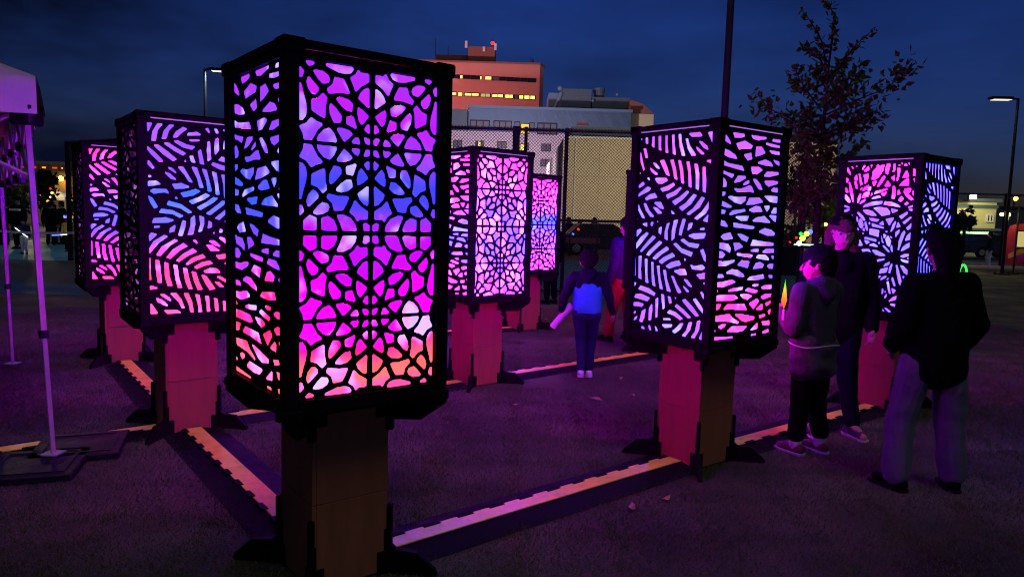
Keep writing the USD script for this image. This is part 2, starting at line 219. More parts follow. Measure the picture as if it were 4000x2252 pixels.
PAT_crackle = '''44,1195 74,1167 79,1151 26,1167 3,1178 1,1219;208,1211 169,1200 105,1196 86,1225 200,1225;423,1215 338,1199 283,1204 259,1225 422,1225;569,1222 571,1206 522,1204 476,1206 487,1221;209,1187 288,1165 278,1146 148,1132 121,1163;508,1189 569,1185 568,1173 478,1172 412,1182 418,1194;382,1164 422,1131 373,1113 316,1100 317,1158;567,1148 571,1129 484,1130 443,1151;68,1117 122,1098 151,1073 65,1078 6,1091 4,1127;278,1121 291,1084 243,1072 197,1104;62,1045 197,1037 224,1008 125,1018 5,1032 2,1062;424,1092 483,1078 514,1054 430,1054 325,1064;572,1088 573,1060 533,1071 492,1097;368,1040 405,1027 350,998 295,995 278,1034;54,992 129,983 102,960 41,978 4,984 1,1005;443,1018 570,1022 573,1007 472,988 407,988;159,979 235,979 240,967 179,942 117,934;36,955 61,930 57,908 3,901 0,953;232,945 272,959 275,939 242,928 194,921;346,966 390,937 415,904 370,908 326,942 302,968;574,966 568,950 472,928 438,940 419,960;192,902 259,920 302,922 330,885 263,888 157,881 116,903;522,921 573,924 574,898 517,897 491,908;53,877 48,859 5,846 0,868 0,878;100,857 160,851 254,859 247,833 203,810 142,819 64,849;280,851 385,858 432,831 335,814 250,808;574,872 575,867 575,830 493,835 420,871;60,815 138,790 71,787 0,798 0,828;352,806 400,803 429,772 326,766 274,779;497,812 496,793 470,771 429,809;66,769 53,750 0,750 0,778;125,771 245,783 258,770 172,755 106,741 90,749;540,801 575,801 575,765 507,765;294,743 277,715 216,711 137,736;362,735 449,747 484,727 529,704 413,708 314,712;575,753 575,709 543,719 485,752;58,708 99,673 32,678 0,689 0,714;273,687 361,679 339,663 145,673 134,701;459,672 535,661 575,641 575,639 565,627 490,625 386,648;52,631 118,642 149,603 57,595 22,615;237,631 302,612 286,585 230,598 175,637;37,577 104,573 133,546 126,519 78,536 10,549 0,578 0,590;210,580 256,555 199,540 170,528 149,579;340,600 430,590 563,580 566,563 318,563;356,541 416,544 410,523 286,531;485,543 574,542 575,534 575,518 431,521;50,529 85,509 61,491 3,488 0,500 0,528;280,512 357,506 343,490 267,494 191,505 187,517;405,507 491,504 524,483 529,469 445,478 376,488;575,500 575,499 575,477 558,479 538,500;57,468 184,479 170,463 90,440 0,445 0,472;238,473 326,466 311,424 196,445;383,454 431,462 478,445 461,423 353,418;532,449 575,449 575,418 575,417 527,420 500,435;145,420 207,417 273,388 283,369 212,377 156,391 80,399;66,392 90,373 0,372 0,395;330,371 474,384 490,357 398,347 298,352;572,376 574,354 545,357 517,377;56,346 160,359 205,342 148,329 75,314 7,319 0,333 0,345;384,325 437,324 427,310 387,308 345,319;51,287 3,289 0,303 0,311;167,305 278,312 269,293 184,286 93,288;323,304 434,282 408,266 343,275 285,288;492,313 573,314 571,289 488,287 445,300;95,269 195,265 233,242 183,231 0,234 0,267;328,265 378,251 325,228 276,241 233,266;500,257 575,258 575,255 570,238 488,223 453,241;421,234 451,217 393,165 336,205;575,215 575,209 568,193 528,178 503,198;74,215 52,184 0,175 0,214;125,210 296,205 333,162 182,177 83,180;470,198 491,191 489,157 409,162;575,163 575,133 565,119 541,145;154,151 188,124 260,93 240,84 145,105 8,113 0,133 0,144;248,146 412,117 406,101 322,90 277,101 193,148;518,133 525,116 463,103 447,124;85,93 131,91 118,75 81,61 42,79;434,77 450,76 447,40 358,31;571,86 575,60 575,55 500,57 482,85;45,53 1,46 0,53 0,66;179,72 346,66 301,37 223,32 129,43;565,34 572,10 507,4 492,17;269,5 269,0 18,0 1,1 0,13 0,20;346,6 434,13 440,0 331,0'''
PAT_flower = '''19,1193 53,1124 34,1144 3,1175 6,1213;54,1206 58,1190 48,1197 41,1216;92,1217 84,1195 78,1215;149,1218 165,1217 142,1180 132,1188;190,1214 196,1176 171,1166 148,1169;218,1218 214,1192 206,1216;261,1218 282,1219 271,1208 248,1204;227,1165 262,1203 321,1219 315,1171 281,1116 255,1098 222,1097;366,1224 369,1206 353,1132 334,1147 328,1180 339,1221;409,1218 410,1167 380,1136 394,1167 395,1221;449,1208 443,1196 424,1217;467,1223 463,1212 455,1222;488,1223 509,1197 474,1199;520,1224 521,1203 511,1222;450,1183 450,1137 434,1069 426,1087 432,1133 426,1185;563,1174 575,1156 575,1118 554,1115 550,1170;490,1150 502,1167 523,1121 519,1107 471,1104;575,1098 575,1052 559,1097;473,1072 503,1094 524,1096 528,1043 451,1040;25,1101 14,1073 1,1088 1,1121;92,1147 104,1096 90,1092 70,1109;120,1146 148,1059 128,1047 121,1103 106,1156;196,1146 190,1086 169,1058 151,1140;272,1086 245,1037 228,1080;305,1110 326,1131 336,1114 312,1068 286,1036 268,1032;356,1085 381,1055 377,1038 332,1041;412,1132 411,1074 382,1108;38,1077 67,1008 82,911 73,907 44,990 26,1082;91,1085 105,1051 108,1005 89,1037 71,1087;9,1037 32,990 6,995 2,1039;15,973 47,936 58,907 34,907 3,937 0,976;146,1035 152,1027 137,1008 128,1016;170,1039 209,1054 194,1024 163,1001 148,1006;203,1032 223,1042 223,1008 191,1007;118,959 141,992 142,949 126,906 112,897;164,984 187,996 215,993 208,957 172,948 147,944;149,920 188,940 177,915 155,901 127,887;232,990 239,976 224,959;261,999 360,1024 357,1010 299,988 249,975;362,996 337,957 304,979;250,952 291,965 319,950 269,939 221,933;398,1033 413,1042 428,1013 425,933 400,937;444,1008 455,1008 466,980 445,962;547,1019 547,996 528,977 487,1018;505,993 546,960 574,930 553,923 512,956 482,1007;565,1005 575,980 575,955 563,969 557,992;476,959 498,938 475,910 452,925;523,912 539,898 516,882 502,896;184,891 248,914 331,917 323,894 241,881 157,862;344,915 403,911 459,887 485,864 415,879 337,889;306,869 371,860 395,832 396,809 329,795 310,814 252,863;466,843 414,818 398,860;205,848 253,833 292,797 246,795 198,809 163,843;573,886 575,880 575,871 540,861 530,870;572,857 568,834 531,854;21,878 61,865 59,858 4,869 1,885;32,851 62,849 34,830 5,822 4,842;55,805 46,788 38,800;79,805 80,781 70,791;533,834 538,817 491,771 469,795;561,794 571,787 517,730 501,748;575,746 575,709 547,682 532,702;135,824 176,790 197,755 178,755 147,786 114,824;129,776 138,742 121,747 111,810;148,776 168,757 183,718 173,685 150,699 135,728;256,776 317,765 295,748 249,752 219,776;434,785 398,715 363,771;341,757 357,718 310,727;202,747 222,690 221,661 201,690 188,738;238,738 234,714 224,733 230,747;269,730 358,701 354,693 256,707 250,736;424,729 445,759 450,743 435,692 406,654;465,753 489,711 453,701;318,677 317,622 235,642 236,690;191,701 200,661 176,675;134,694 148,675 140,670 125,689;387,674 385,658 360,672;451,664 484,692 482,664 457,627 450,608;351,597 366,568 347,582 333,653;380,640 364,602 352,651;394,640 422,589 413,541 390,560 373,606;429,619 422,615 403,637;482,590 500,655 520,683 530,665 505,581 487,511 481,510;545,642 575,672 575,609 529,598;126,660 146,655 140,602 109,553 125,602;191,651 188,637 170,653;205,618 300,600 301,581 194,603;159,598 191,545 139,539;221,587 250,577 219,556 195,592;279,567 332,537 280,541 233,549;329,577 333,560 320,567 319,586;516,544 545,573 575,585 575,552 535,526 502,508;367,554 401,522 432,487 402,503 354,549;429,575 443,505 434,504 420,532;245,516 270,480 305,448 249,451 199,483 179,511;310,510 358,488 391,470 350,462 303,474 265,512;333,435 398,451 370,431 271,399 260,417;529,487 574,492 575,479 530,462 496,469;575,468 575,452 550,455;575,436 575,421 533,425 495,452;332,377 306,359 291,366;390,404 430,424 418,395 369,374;352,354 415,376 404,333 341,316;423,372 444,420 447,392 436,330 421,324;325,348 331,353 330,334 320,324;485,401 502,357 529,274 528,227 508,254 485,337 475,398;535,395 575,357 575,321 543,340 506,399;342,299 367,303 339,271;370,289 410,310 402,287 349,256;416,282 429,289 421,275 408,270;575,295 575,239 562,247 531,316;456,305 480,247 486,219 469,228 448,279;427,263 439,212 454,151 433,169 411,253;378,189 386,210 391,171 379,112;492,191 469,157 453,208;552,228 575,199 575,167 537,199;411,148 426,156 417,125 395,109;407,178 412,161 400,171;471,133 532,156 560,135 499,116 429,87;575,111 575,79 527,101;474,80 529,71 575,47 521,47 443,70;306,54 331,61 312,40 289,33;411,8 400,7 394,32;432,35 472,5 443,8 398,45;541,11 573,9 569,4 515,11;357,7 361,33 369,9;314,7 293,6 304,17 327,21;209,1 206,19 222,93 241,78 247,45 236,4;166,7 165,58 195,89 181,58 180,4;126,17 132,29 151,8;108,2 112,13 120,3;87,2 66,28 101,26;55,1 54,22 64,3;125,42 125,88 141,156 149,138 143,92 149,40;12,51 0,69 0,107 21,110 25,55;85,75 73,58 52,104 56,118 104,121;0,127 0,173 16,128;102,153 72,131 51,129 47,182 124,185;303,139 330,188 347,145;270,115 249,94 239,111 263,157 289,189 307,193;219,140 194,170 198,187 243,184;163,93 164,151 193,117;314,226 215,201 218,215 276,237 326,250;213,229 238,268 271,246;177,192 162,183 147,212 150,292 175,288;131,217 120,217 109,245 130,263;28,206 28,229 47,248 88,207;70,232 29,265 1,295 22,302 63,269 93,218;10,220 0,245 0,270 12,256 18,233;99,266 77,287 100,315 123,300;52,313 36,327 59,343 73,329;231,310 172,314 116,338 90,361 160,346 238,336;109,382 161,407 177,365;2,339 0,345 0,354 35,364 45,355;3,368 7,391 44,371;42,391 37,408 84,454 106,430;14,431 4,438 58,495 74,477;0,479 0,516 28,543 43,523;110,472 86,514 122,524'''

WO, HO = .575, 1.225
def cells_of(text, mirror=False, grow=.0012):
    out = []
    for t in text.split(';'):
        p = np.array([[int(q) for q in a.split(',')] for a in t.split()], float) / 1000
        vs = [p]
        if mirror:
            vs = [p, p * [-1, 1] + [WO, 0], p * [1, -1] + [0, HO], p * [-1, -1] + [WO, HO]]
        for v in vs:
            g = Polygon(v).buffer(0)
            r = .0045
            s = g.buffer(-r, quad_segs=3).buffer(r, quad_segs=3)
            if s.is_empty or s.geom_type != 'Polygon' or s.area < .55 * g.area: s = g.buffer(-.0015).buffer(grow, quad_segs=2)
            s = s.buffer(.003, quad_segs=2).buffer(-.003, quad_segs=2).buffer(grow, quad_segs=2).simplify(.0006)
            if s.geom_type == 'Polygon' and s.area > 2e-5: out.append(s)
    return out
PATTERN = {'mandala': cells_of(PAT_mandala, True, .0024), 'leaf': cells_of(PAT_leaf), 'crackle': cells_of(PAT_crackle), 'flower': cells_of(PAT_flower, grow=.0018)}
def turned(cells): return [affinity.affine_transform(c, [-1, 0, 0, -1, WO, HO]) for c in cells]

# lantern sizes in metres
W, HB, Z0, WP = .696, 1.358, .799, .341
PZ0 = Z0 + .066
GAIN_KNEE = .75
def expand(c, K=200.0):
    c = np.array(c, float); c[1] += max(0, 165 - c[1]) * ((.3 if K > 22 else .06) if K else 0)
    if c[0] > 226 and K > 50: c[2] = max(c[2], 237)
    c = np.array(lin(c)); return tuple(np.where(c > GAIN_KNEE, GAIN_KNEE + (c - GAIN_KNEE) * K * .62, c))
def led(name, stops, seed, white=.62, wcol=(214, 196, 255), amp=.22, K=200.0):
    n = {'t': ('texture_coordinate', {}), 's': ('separate_xyz', {}), 'mp': ('mapping', {'location': (seed * 3.7, seed * 1.3, seed * .7), 'scale': (1, 1, 1)}),
         'mr': ('map_range', {'from_min': PZ0 + HO, 'from_max': PZ0, 'to_min': 0.0, 'to_max': 1.0}),
         'n': ('noise_texture', {'scale': 2.6, 'detail': 1.5}), 'na': ('math', {'math_type': 'multiply_add', 'value2': amp * 2, 'value3': -amp}),
         'ad': ('math', {'math_type': 'add'}), 'r': ('rgb_ramp', {'ramp': [(p, expand(c, K)) for p, c in stops]}),
         'n2': ('noise_texture', {'scale': 5.2, 'detail': 2.5, 'roughness': .6}), 'oi': ('object_info', {}),
         'rp': ('math', {'math_type': 'multiply_add', 'value2': .16, 'value3': -.08}), 'ad2': ('math', {'math_type': 'add'}),
         'wr': ('map_range', {'range_type': 'smoothstep', 'from_min': white - .07, 'from_max': white + .12, 'to_min': 0.0, 'to_max': .92, 'clamp': True}),
         'mx': ('mix', {'mix_type': 'mix', 'color2': expand(wcol, K)}), 'br': ('math', {'math_type': 'multiply_add', 'value2': .3, 'value3': .85}),
         'e': ('emission', {})}
    l = [('t.object', 's.vector'), ('t.object', 'mp.vector'), ('mp.vector', 'n.vector'), ('mp.vector', 'n2.vector'), ('s.z', 'mr.value'), ('n.fac', 'na.value1'),
         ('mr.result', 'ad.value1'), ('na.value', 'ad.value2'), ('ad.value', 'r.fac'), ('oi.random', 'rp.value1'), ('n2.fac', 'ad2.value1'), ('rp.value', 'ad2.value2'),
         ('ad2.value', 'wr.value'), ('wr.result', 'mx.fac'), ('r.color', 'mx.color1'), ('mx.color', 'e.color'), ('oi.random', 'br.value1'), ('br.value', 'e.strength')]
    M[name] = usdkit.material(stage, f'/World/Looks/{name}', n, l, surface='e.emission'); return name
led('led_front_mandala', [(0, (192, 45, 255)), (.14, (205, 20, 255)), (.27, (150, 60, 255)), (.36, (72, 70, 255)), (.45, (85, 65, 255)), (.51, (190, 30, 252)), (.56, (222, 0, 248)), (.72, (236, 0, 240)), (.82, (248, 20, 180)), (.9, (255, 110, 130)), (.95, (255, 125, 120)), (1, (240, 90, 190))], 1.0, .61, amp=.14, K=16.0)
led('led_front_crackle', [(0, (200, 50, 240)), (.2, (160, 70, 255)), (.36, (60, 95, 255)), (.48, (110, 85, 255)), (.6, (180, 60, 255)), (.7, (232, 55, 215)), (.79, (255, 40, 140)), (.88, (248, 115, 180)), (1, (255, 120, 150))], 2.0, .6, K=20.0)
led('led_leaf_right', [(0, (222, 75, 228)), (.18, (226, 80, 225)), (.3, (200, 105, 250)), (.48, (185, 125, 252)), (.6, (178, 128, 252)), (.75, (205, 112, 250)), (.88, (216, 96, 240)), (1, (222, 90, 240))], 3.0, .6, amp=.14, K=70.0)
led('led_crackle_right', [(0, (216, 75, 235)), (.25, (192, 90, 250)), (.42, (170, 122, 252)), (.55, (180, 100, 250)), (.7, (190, 90, 250)), (.82, (248, 30, 225)), (.92, (235, 70, 225)), (1, (232, 65, 242))], 4.0, .61, amp=.12, K=40.0)
led('led_leaf_left', [(0, (185, 70, 250)), (.2, (175, 70, 255)), (.34, (80, 115, 255)), (.44, (130, 130, 255)), (.58, (190, 80, 245)), (.68, (245, 60, 215)), (.82, (255, 60, 195)), (1, (240, 85, 215))], 5.0, .59, amp=.14, K=26.0)
led('led_leaf_far_left', [(0, (250, 40, 225)), (.22, (235, 60, 240)), (.42, (150, 105, 255)), (.56, (145, 100, 255)), (.66, (200, 60, 250)), (.76, (250, 10, 240)), (1, (255, 60, 215))], 6.0, .64, amp=.1, K=36.0)
led('led_mandala_middle', [(0, (242, 80, 215)), (.2, (225, 105, 230)), (.35, (220, 120, 240)), (.5, (208, 110, 245)), (.65, (218, 125, 242)), (.85, (225, 95, 228)), (1, (228, 75, 225))], 7.0, .55, wcol=(232, 200, 250))
led('led_crackle_middle', [(0, (248, 75, 200)), (.3, (235, 85, 218)), (.5, (205, 135, 250)), (.65, (200, 145, 252)), (.8, (225, 105, 232)), (1, (245, 85, 218))], 8.0, .6)
led('led_mandala_far', [(0, (246, 75, 195)), (.3, (232, 130, 220)), (.42, (200, 130, 248)), (.5, (130, 130, 252)), (.57, (195, 120, 248)), (.75, (226, 115, 230)), (1, (232, 105, 228))], 9.0, .62, amp=.1)
led('led_flower', [(0, (245, 60, 222)), (.16, (252, 15, 240)), (.28, (222, 95, 242)), (.42, (194, 128, 252)), (.58, (184, 145, 253)), (.72, (198, 122, 252)), (.85, (212, 95, 242)), (1, (204, 110, 250))], 10.0, .62, amp=.12, K=70.0)
led('led_leaf_end', [(0, (196, 145, 252)), (.4, (194, 125, 250)), (.6, (172, 140, 253)), (1, (198, 110, 250))], 11.0, .58)
led('led_hidden', [(0, (250, 60, 220)), (.3, (170, 80, 255)), (.55, (100, 110, 255)), (.75, (240, 50, 220)), (1, (250, 80, 200))], 12.0, .62, K=700.0)
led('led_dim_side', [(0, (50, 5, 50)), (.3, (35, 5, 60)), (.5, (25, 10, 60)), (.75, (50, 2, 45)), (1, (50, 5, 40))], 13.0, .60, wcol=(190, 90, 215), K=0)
glow('light_seam', (190, 120, 255), .75)

def face(m, k):
    return rotz(m, -90 * k)
_plates = {}
def plate(cells, key):
    if key not in _plates:
        rect = sbox(-.012, -.012, WO + .012, HO + .012)
        _plates[key] = extr(rect.difference(unary_union([c for c in cells])), .009)
    return _plates[key]
def upright(m, depth):
    """A flat piece drawn in panel coordinates (x right, y up, z towards the viewer) put on the lantern's front face."""
    m = m.copy(); v = m.vertices
    m.vertices = np.c_[v[:, 0] - WO / 2, -W / 2 + depth - v[:, 2], v[:, 1] + PZ0]; return m
def lantern(pos, yaw, label, faces, singles=True):
    t = thing('light_lantern', label, 'lantern', (pos[0], pos[1], 0), math.degrees(yaw + math.pi / 4), 'lit lanterns on plywood pedestals')
    h = WP / 2
    for k in range(4):                                     # pedestal: two boards a side, a lower and an upper, in a pinwheel
        for z0, z1 in ((.012, .372), (.3745, Z0 - .004)):
            obj('pedestal_board', face(bx(-h + .019, h, -h, -h + .018, z0, z1, .0015), k), 'plywood', t)
    hw = W / 2; zt = Z0 + HB
    for k in range(4):
        # brackets run out diagonally through the pedestal's corners
        prof = Polygon([(.19, .004), (.455, .004), (.465, .012), (.455, .035), (.375, .105), (.285, .112), (.262, .13), (.262, .31), (.243, .315), (.243, .2), (.19, .2)])
        b = extr(prof, .024); b.apply_translation([0, 0, -.012]); b.vertices = b.vertices[:, [0, 2, 1]] * [1, -1, 1]
        parts = [rotz(b, -135)]
        parts += [bx(-h - .010, -h + .05, -h - .010, -h - .001, .004, .105, .003), bx(-h - .010, -h - .001, -h - .001, -h + .05, .004, .105, .003)]
        obj('foot_bracket', face(trimesh.util.concatenate(parts), k), 'black_frame', t)
        prof = Polygon([(.19, .0), (.49, .0), (.49, -.022), (.385, -.10), (.262, -.105), (.262, -.15), (.243, -.155), (.19, -.11)])
        b = extr(prof, .024); b.apply_translation([0, 0, -.012]); b.vertices = b.vertices[:, [0, 2, 1]] * [1, -1, 1]
        parts = [moved(rotz(b, -135), (0, 0, Z0 - .005)), bx(-h - .012, -h + .06, -h - .012, -h - .001, Z0 - .1, Z0 - .005, .003), bx(-h - .012, -h - .001, -h - .001, -h + .06, Z0 - .1, Z0 - .005, .003)]
        obj('top_bracket', face(trimesh.util.concatenate(parts), k), 'black_frame', t)
    obj('base_plate', bx(-hw + .01, hw - .01, -hw + .01, hw - .01, Z0 - .004, Z0 + .008), 'black_frame', t)
    for k in range(4):
        p0 = [bx(-hw, -hw + .056, -hw, -hw + .056, Z0 + .01, zt - .034, .004)]
        obj('corner_post', face(trimesh.util.concatenate(p0), k), 'black_frame', t)
        obj('corner_block', face(bx(-hw - .008, -hw + .078, -hw - .008, -hw + .078, zt - .05, zt + .004, .006), k), 'black_frame', t)
        obj('corner_block', face(bx(-hw - .008, -hw + .07, -hw - .008, -hw + .07, Z0 - .012, Z0 + .03, .006), k), 'black_frame', t)
        x0, x1 = -hw + .0565, hw - .0565
        obj('bottom_rail', face(bx(x0, x1, -hw, -hw + .04, Z0 + .009, PZ0 - .004, .003), k), 'black_frame', t)
        obj('top_rail', face(bx(x0, x1, -hw, -hw + .04, PZ0 + HO + .003, zt - .041, .003), k), 'black_frame', t)
        nm = faces[k][1]
        obj('light_seam', face(bx(x0 + .01, x1 - .01, -hw + .004, -hw + .02, zt - .0405, zt - .0345), k), 'light_seam' if faces[k][3] else 'black_frame', t)
        scr = [bx(x0 + .05 + i * .16, x0 + .056 + i * .16, -hw - .0125, -hw - .0085, zt - .02, zt - .014, .001) for i in range(4)]
        obj('screw_head', face(trimesh.util.concatenate(scr), k), 'steel_black', t)
        pat, emi, turn, seam = faces[k]
        cells = PATTERN[pat]; cells = turned(cells) if turn else cells
        s = obj('screen_panel', face(upright(plate(cells, (pat, turn)), .030), k), 'lattice_black', t)
        if singles and k < 2:
            for c in cells:
                cc = c.buffer(-.0004)
                if cc.geom_type != 'Polygon' or cc.is_empty: cc = c
                obj('pane', face(upright(extr(cc, .004), .0295), k), emi, s)
        else:
            obj('light_sheet', face(upright(extr(sbox(-.008, -.008, WO + .008, HO + .008), .003), .0335), k), emi, t)
    obj('roof_panel', bx(-hw - .008, hw + .008, -hw - .008, hw + .008, zt - .033, zt - .002, .004), 'black_frame', t)
    obj('roof_lid', bx(-hw + .06, hw - .06, -hw + .06, hw - .06, zt - .001, zt + .012, .004), 'black_frame', t)
    return t
LP = {'A': (-.7503, 3.0399), 'B': (-2.3119, 5.0571), 'C': (-3.9529, 7.2312), 'D': (1.2328, 4.6676), 'E': (-.3204, 6.7237), 'F': (.1605, 10.1341), 'G': (3.2857, 6.2496), 'H': (1.80, 8.52), 'I': (-1.96, 8.87)}
YW = {'A': -.1206, 'B': -.1177, 'C': -.1252, 'D': -.144, 'E': -.0905, 'F': -.1269, 'G': -.1399, 'H': -.125, 'I': -.125}
back = [('crackle', 'led_hidden', False, False), ('leaf', 'led_hidden', True, False)]
lantern(LP['A'], YW['A'], 'largest foreground lantern with magenta and blue mandala screen beside a pebble-patterned screen', [('mandala', 'led_front_mandala', False, False), ('crackle', 'led_front_crackle', False, False)] + back)
lantern(LP['B'], YW['B'], 'leaf-patterned lantern just left of the foreground lantern, on a red-lit pedestal', [('leaf', 'led_leaf_left', True, True), ('crackle', 'led_dim_side', True, False)] + back)
lantern(LP['C'], YW['C'], 'leftmost lantern, pink and blue leaf screen partly behind the next leaf lantern', [('leaf', 'led_leaf_far_left', True, True), ('crackle', 'led_dim_side', True, False)] + back)
lantern(LP['D'], YW['D'], 'lantern in front of the tall black pole, leaf screen left and pebble screen right', [('crackle', 'led_crackle_right', False, True), ('leaf', 'led_leaf_right', False, True)] + back)
lantern(LP['E'], YW['E'], 'middle lantern with pale pink mandala screen right behind the foreground lantern', [('mandala', 'led_mandala_middle', False, True), ('crackle', 'led_crackle_middle', False, True)] + back)
lantern(LP['F'], YW['F'], 'smallest, farthest lantern with mandala screen near the chain-link fence', [('mandala', 'led_mandala_far', False, False), ('flower', 'led_hidden', False, False)] + back)
lantern(LP['G'], YW['G'], 'rightmost lantern with flower-petal screen behind the standing people', [('leaf', 'led_leaf_end', False, False), ('flower', 'led_flower', False, True)] + back)
lantern(LP['H'], YW['H'], 'lantern almost wholly behind the leaf and pebble lantern, only its pedestal showing', [('flower', 'led_hidden', False, False), ('mandala', 'led_dim_side', False, False)] + back, singles=False)
lantern(LP['I'], YW['I'], 'lantern standing wholly behind the big foreground lantern in the back row', [('leaf', 'led_hidden', False, False), ('mandala', 'led_hidden', False, False)] + back, singles=False)

# ------------------------------------------------------------------ cable ramps on the turf between the pedestals
def ramp(P, Q, label, tabs=1, start=.19, end=.19):
    P, Q = np.array(P), np.array(Q); d = Q - P; L = np.linalg.norm(d); ang = math.degrees(math.atan2(d[1], d[0]))
    t = thing('cable_ramp', label, 'cable ramp', (P[0], P[1], 0), ang, 'cable ramps between the lantern pedestals')
    a, b = start, L - end
    prof = Polygon([(-.2, .004), (.2, .004), (.055, .032), (-.055, .032)])
    m = extr(prof, b - a); v = m.vertices; m.vertices = np.c_[v[:, 2] + a, v[:, 0], v[:, 1]]
    obj('rubber_base', m, 'rubber', t)
    cut = a + (b - a) * .56
    for x0, x1 in ((a + .002, cut - .0015), (cut + .0015, b - .002)):
        n = max(1, round((x1 - x0) / .2)); pts = []
        for i in range(n):                                  # one long edge is stepped where the rubber lugs lock in
            s0 = x0 + (x1 - x0) * i / n; s1 = x0 + (x1 - x0) * (i + .5) / n; s2 = x0 + (x1 - x0) * (i + 1) / n
            pts += [(s0, .062), (s1, .062), (s1, .044), (s2, .044)]
        pts = pts + [(x1, -.05), (x0, -.05)]
        m = extr(Polygon([(x, y * tabs) for x, y in pts]), .005); m.apply_translation([0, 0, .0325])
        obj('tread_board', m, 'tread', t)
        for i in range(n):
            s1 = x0 + (x1 - x0) * (i + .5) / n; s2 = x0 + (x1 - x0) * (i + 1) / n
            y0, y1 = sorted((tabs * .046, tabs * .08))
            obj('rubber_lug', bx(s1 + .004, s2 - .004, y0, y1, .02, .041, .003), 'rubber', t)
ramp(LP['A'], LP['D'], 'pink-lit cable ramp crossing the front from the foreground lantern to the one by the pole', 1)
ramp(LP['A'], LP['B'], 'orange-lit cable ramp running back from the foreground lantern to the leaf lantern', 1)
ramp(LP['B'], LP['C'], 'orange cable ramp between the two leaf lanterns on the left', 1)
ramp(LP['D'], LP['G'], 'orange cable ramp behind the boy in the grey hoodie', -1)
ramp(LP['B'], LP['E'], 'cable ramp seen in the gap between the leaf lantern and the foreground lantern', 1)
ramp(LP['E'], LP['H'], 'pink cable ramp behind the feet of the child in the blue vest', 1)
ramp(LP['I'], LP['F'], 'short visible cable ramp left of the farthest pedestal', 1)
ramp(LP['B'], (-4.25, 3.43), 'dim purple cable ramp beside the black tent weights', 1)

# ------------------------------------------------------------------ ground
def sheet(name, pts, z, mat_, label=None):
    o = obj(name, trimesh.Trimesh([(x, y, z) for x, y in pts], [[0, i, i + 1] for i in range(1, len(pts) - 1)], process=False), mat_)
    return tag(o, label, kind='structure')
sheet('ground', [(-400, -60), (400, -60), (400, 600), (-400, 600)], 0, 'turf')
sheet('sports_court', [(-30, 19.7), (-6.2, 20.6), (-6.2, 34.5), (-30, 34.5)], .004, 'teal_court')
sheet('court_edge', [(-30, 12.35), (-6.2, 12.55), (-6.2, 14.4), (-30, 14.3)], .004, 'teal_edge')
sheet('court_path', [(-30, 14.31), (-6.2, 14.41), (-6.2, 20.59), (-30, 19.69)], .004, 'asphalt')
sheet('sports_court', [(-6.19, 13.9), (8.5, 15.0), (9.3, 28.4), (-6.19, 28.2)], .004, 'teal_court')
sheet('court_surround', [(-6.19, 28.21), (9.3, 28.41), (9.0, 33.5), (-6.19, 35.6)], .004, 'red_court')
sheet('road', [(-300, 40.2), (9.0, 33.6), (300, 31.2), (300, 160), (-300, 160)], .004, 'asphalt')
k_ = obj('kerb', bx(9.4, 40, 30.6, 30.95, 0, .13, .02), 'kerb_stone'); tag(k_, kind='structure')

rng = np.random.default_rng(7)
def grass_tile(n, size, r):
    x, y = r.uniform(0, size, n), r.uniform(0, size, n); a = r.uniform(0, 2 * np.pi, n); hgt = r.uniform(.008, .024, n); w = r.uniform(.0015, .003, n); le = r.uniform(.004, .02, n)
    dx, dy = np.cos(a), np.sin(a); b = r.uniform(0, 2 * np.pi, n)
    v = np.stack([np.c_[x - dx * w, y - dy * w, np.zeros(n)], np.c_[x + dx * w, y + dy * w, np.zeros(n)], np.c_[x + np.cos(b) * le, y + np.sin(b) * le, hgt]], 1).reshape(-1, 3)
    return trimesh.Trimesh(v, np.arange(3 * n).reshape(-1, 3), process=False)
pi = UsdGeom.PointInstancer.Define(stage, '/World/grass')
tag(pi.GetPrim(), 'short trodden grass blades covering the ground round the lanterns', 'grass', kind='stuff')
for i in range(3):
    usdkit.mesh(stage, f'/World/grass/grass_tuft_{i}', grass_tile(1500, .62, rng), M['grass'])
pos, idx, ori = [], [], []
for gx in np.arange(-7, 8, .5):
    for gy in np.arange(1.4, 12.3, .5):
        if abs(gx) < gy * .76 + .8 and meshkit.noise(np.array([gx * .9, gy * .9, 3.0])) > .22:
            pos.append((gx, gy, 0.001)); idx.append(int(rng.integers(3))); q = int(rng.integers(4)) * math.pi / 2
            ori.append(q)
            c = np.array([.31, .31]); R = np.array([[math.cos(q), -math.sin(q)], [math.sin(q), math.cos(q)]]); o2 = c - R @ c
            pos[-1] = (gx + o2[0], gy + o2[1], .001)
pi.CreatePositionsAttr(Vt.Vec3fArray([Gf.Vec3f(*map(float, p)) for p in pos])); pi.CreateProtoIndicesAttr(Vt.IntArray(idx))
pi.CreateOrientationsAttr(Vt.QuathArray([Gf.Quath(float(math.cos(q / 2)), 0, 0, float(math.sin(q / 2))) for q in ori]))
pi.CreatePrototypesRel().SetTargets([Sdf.Path(f'/World/grass/grass_tuft_{i}') for i in range(3)])
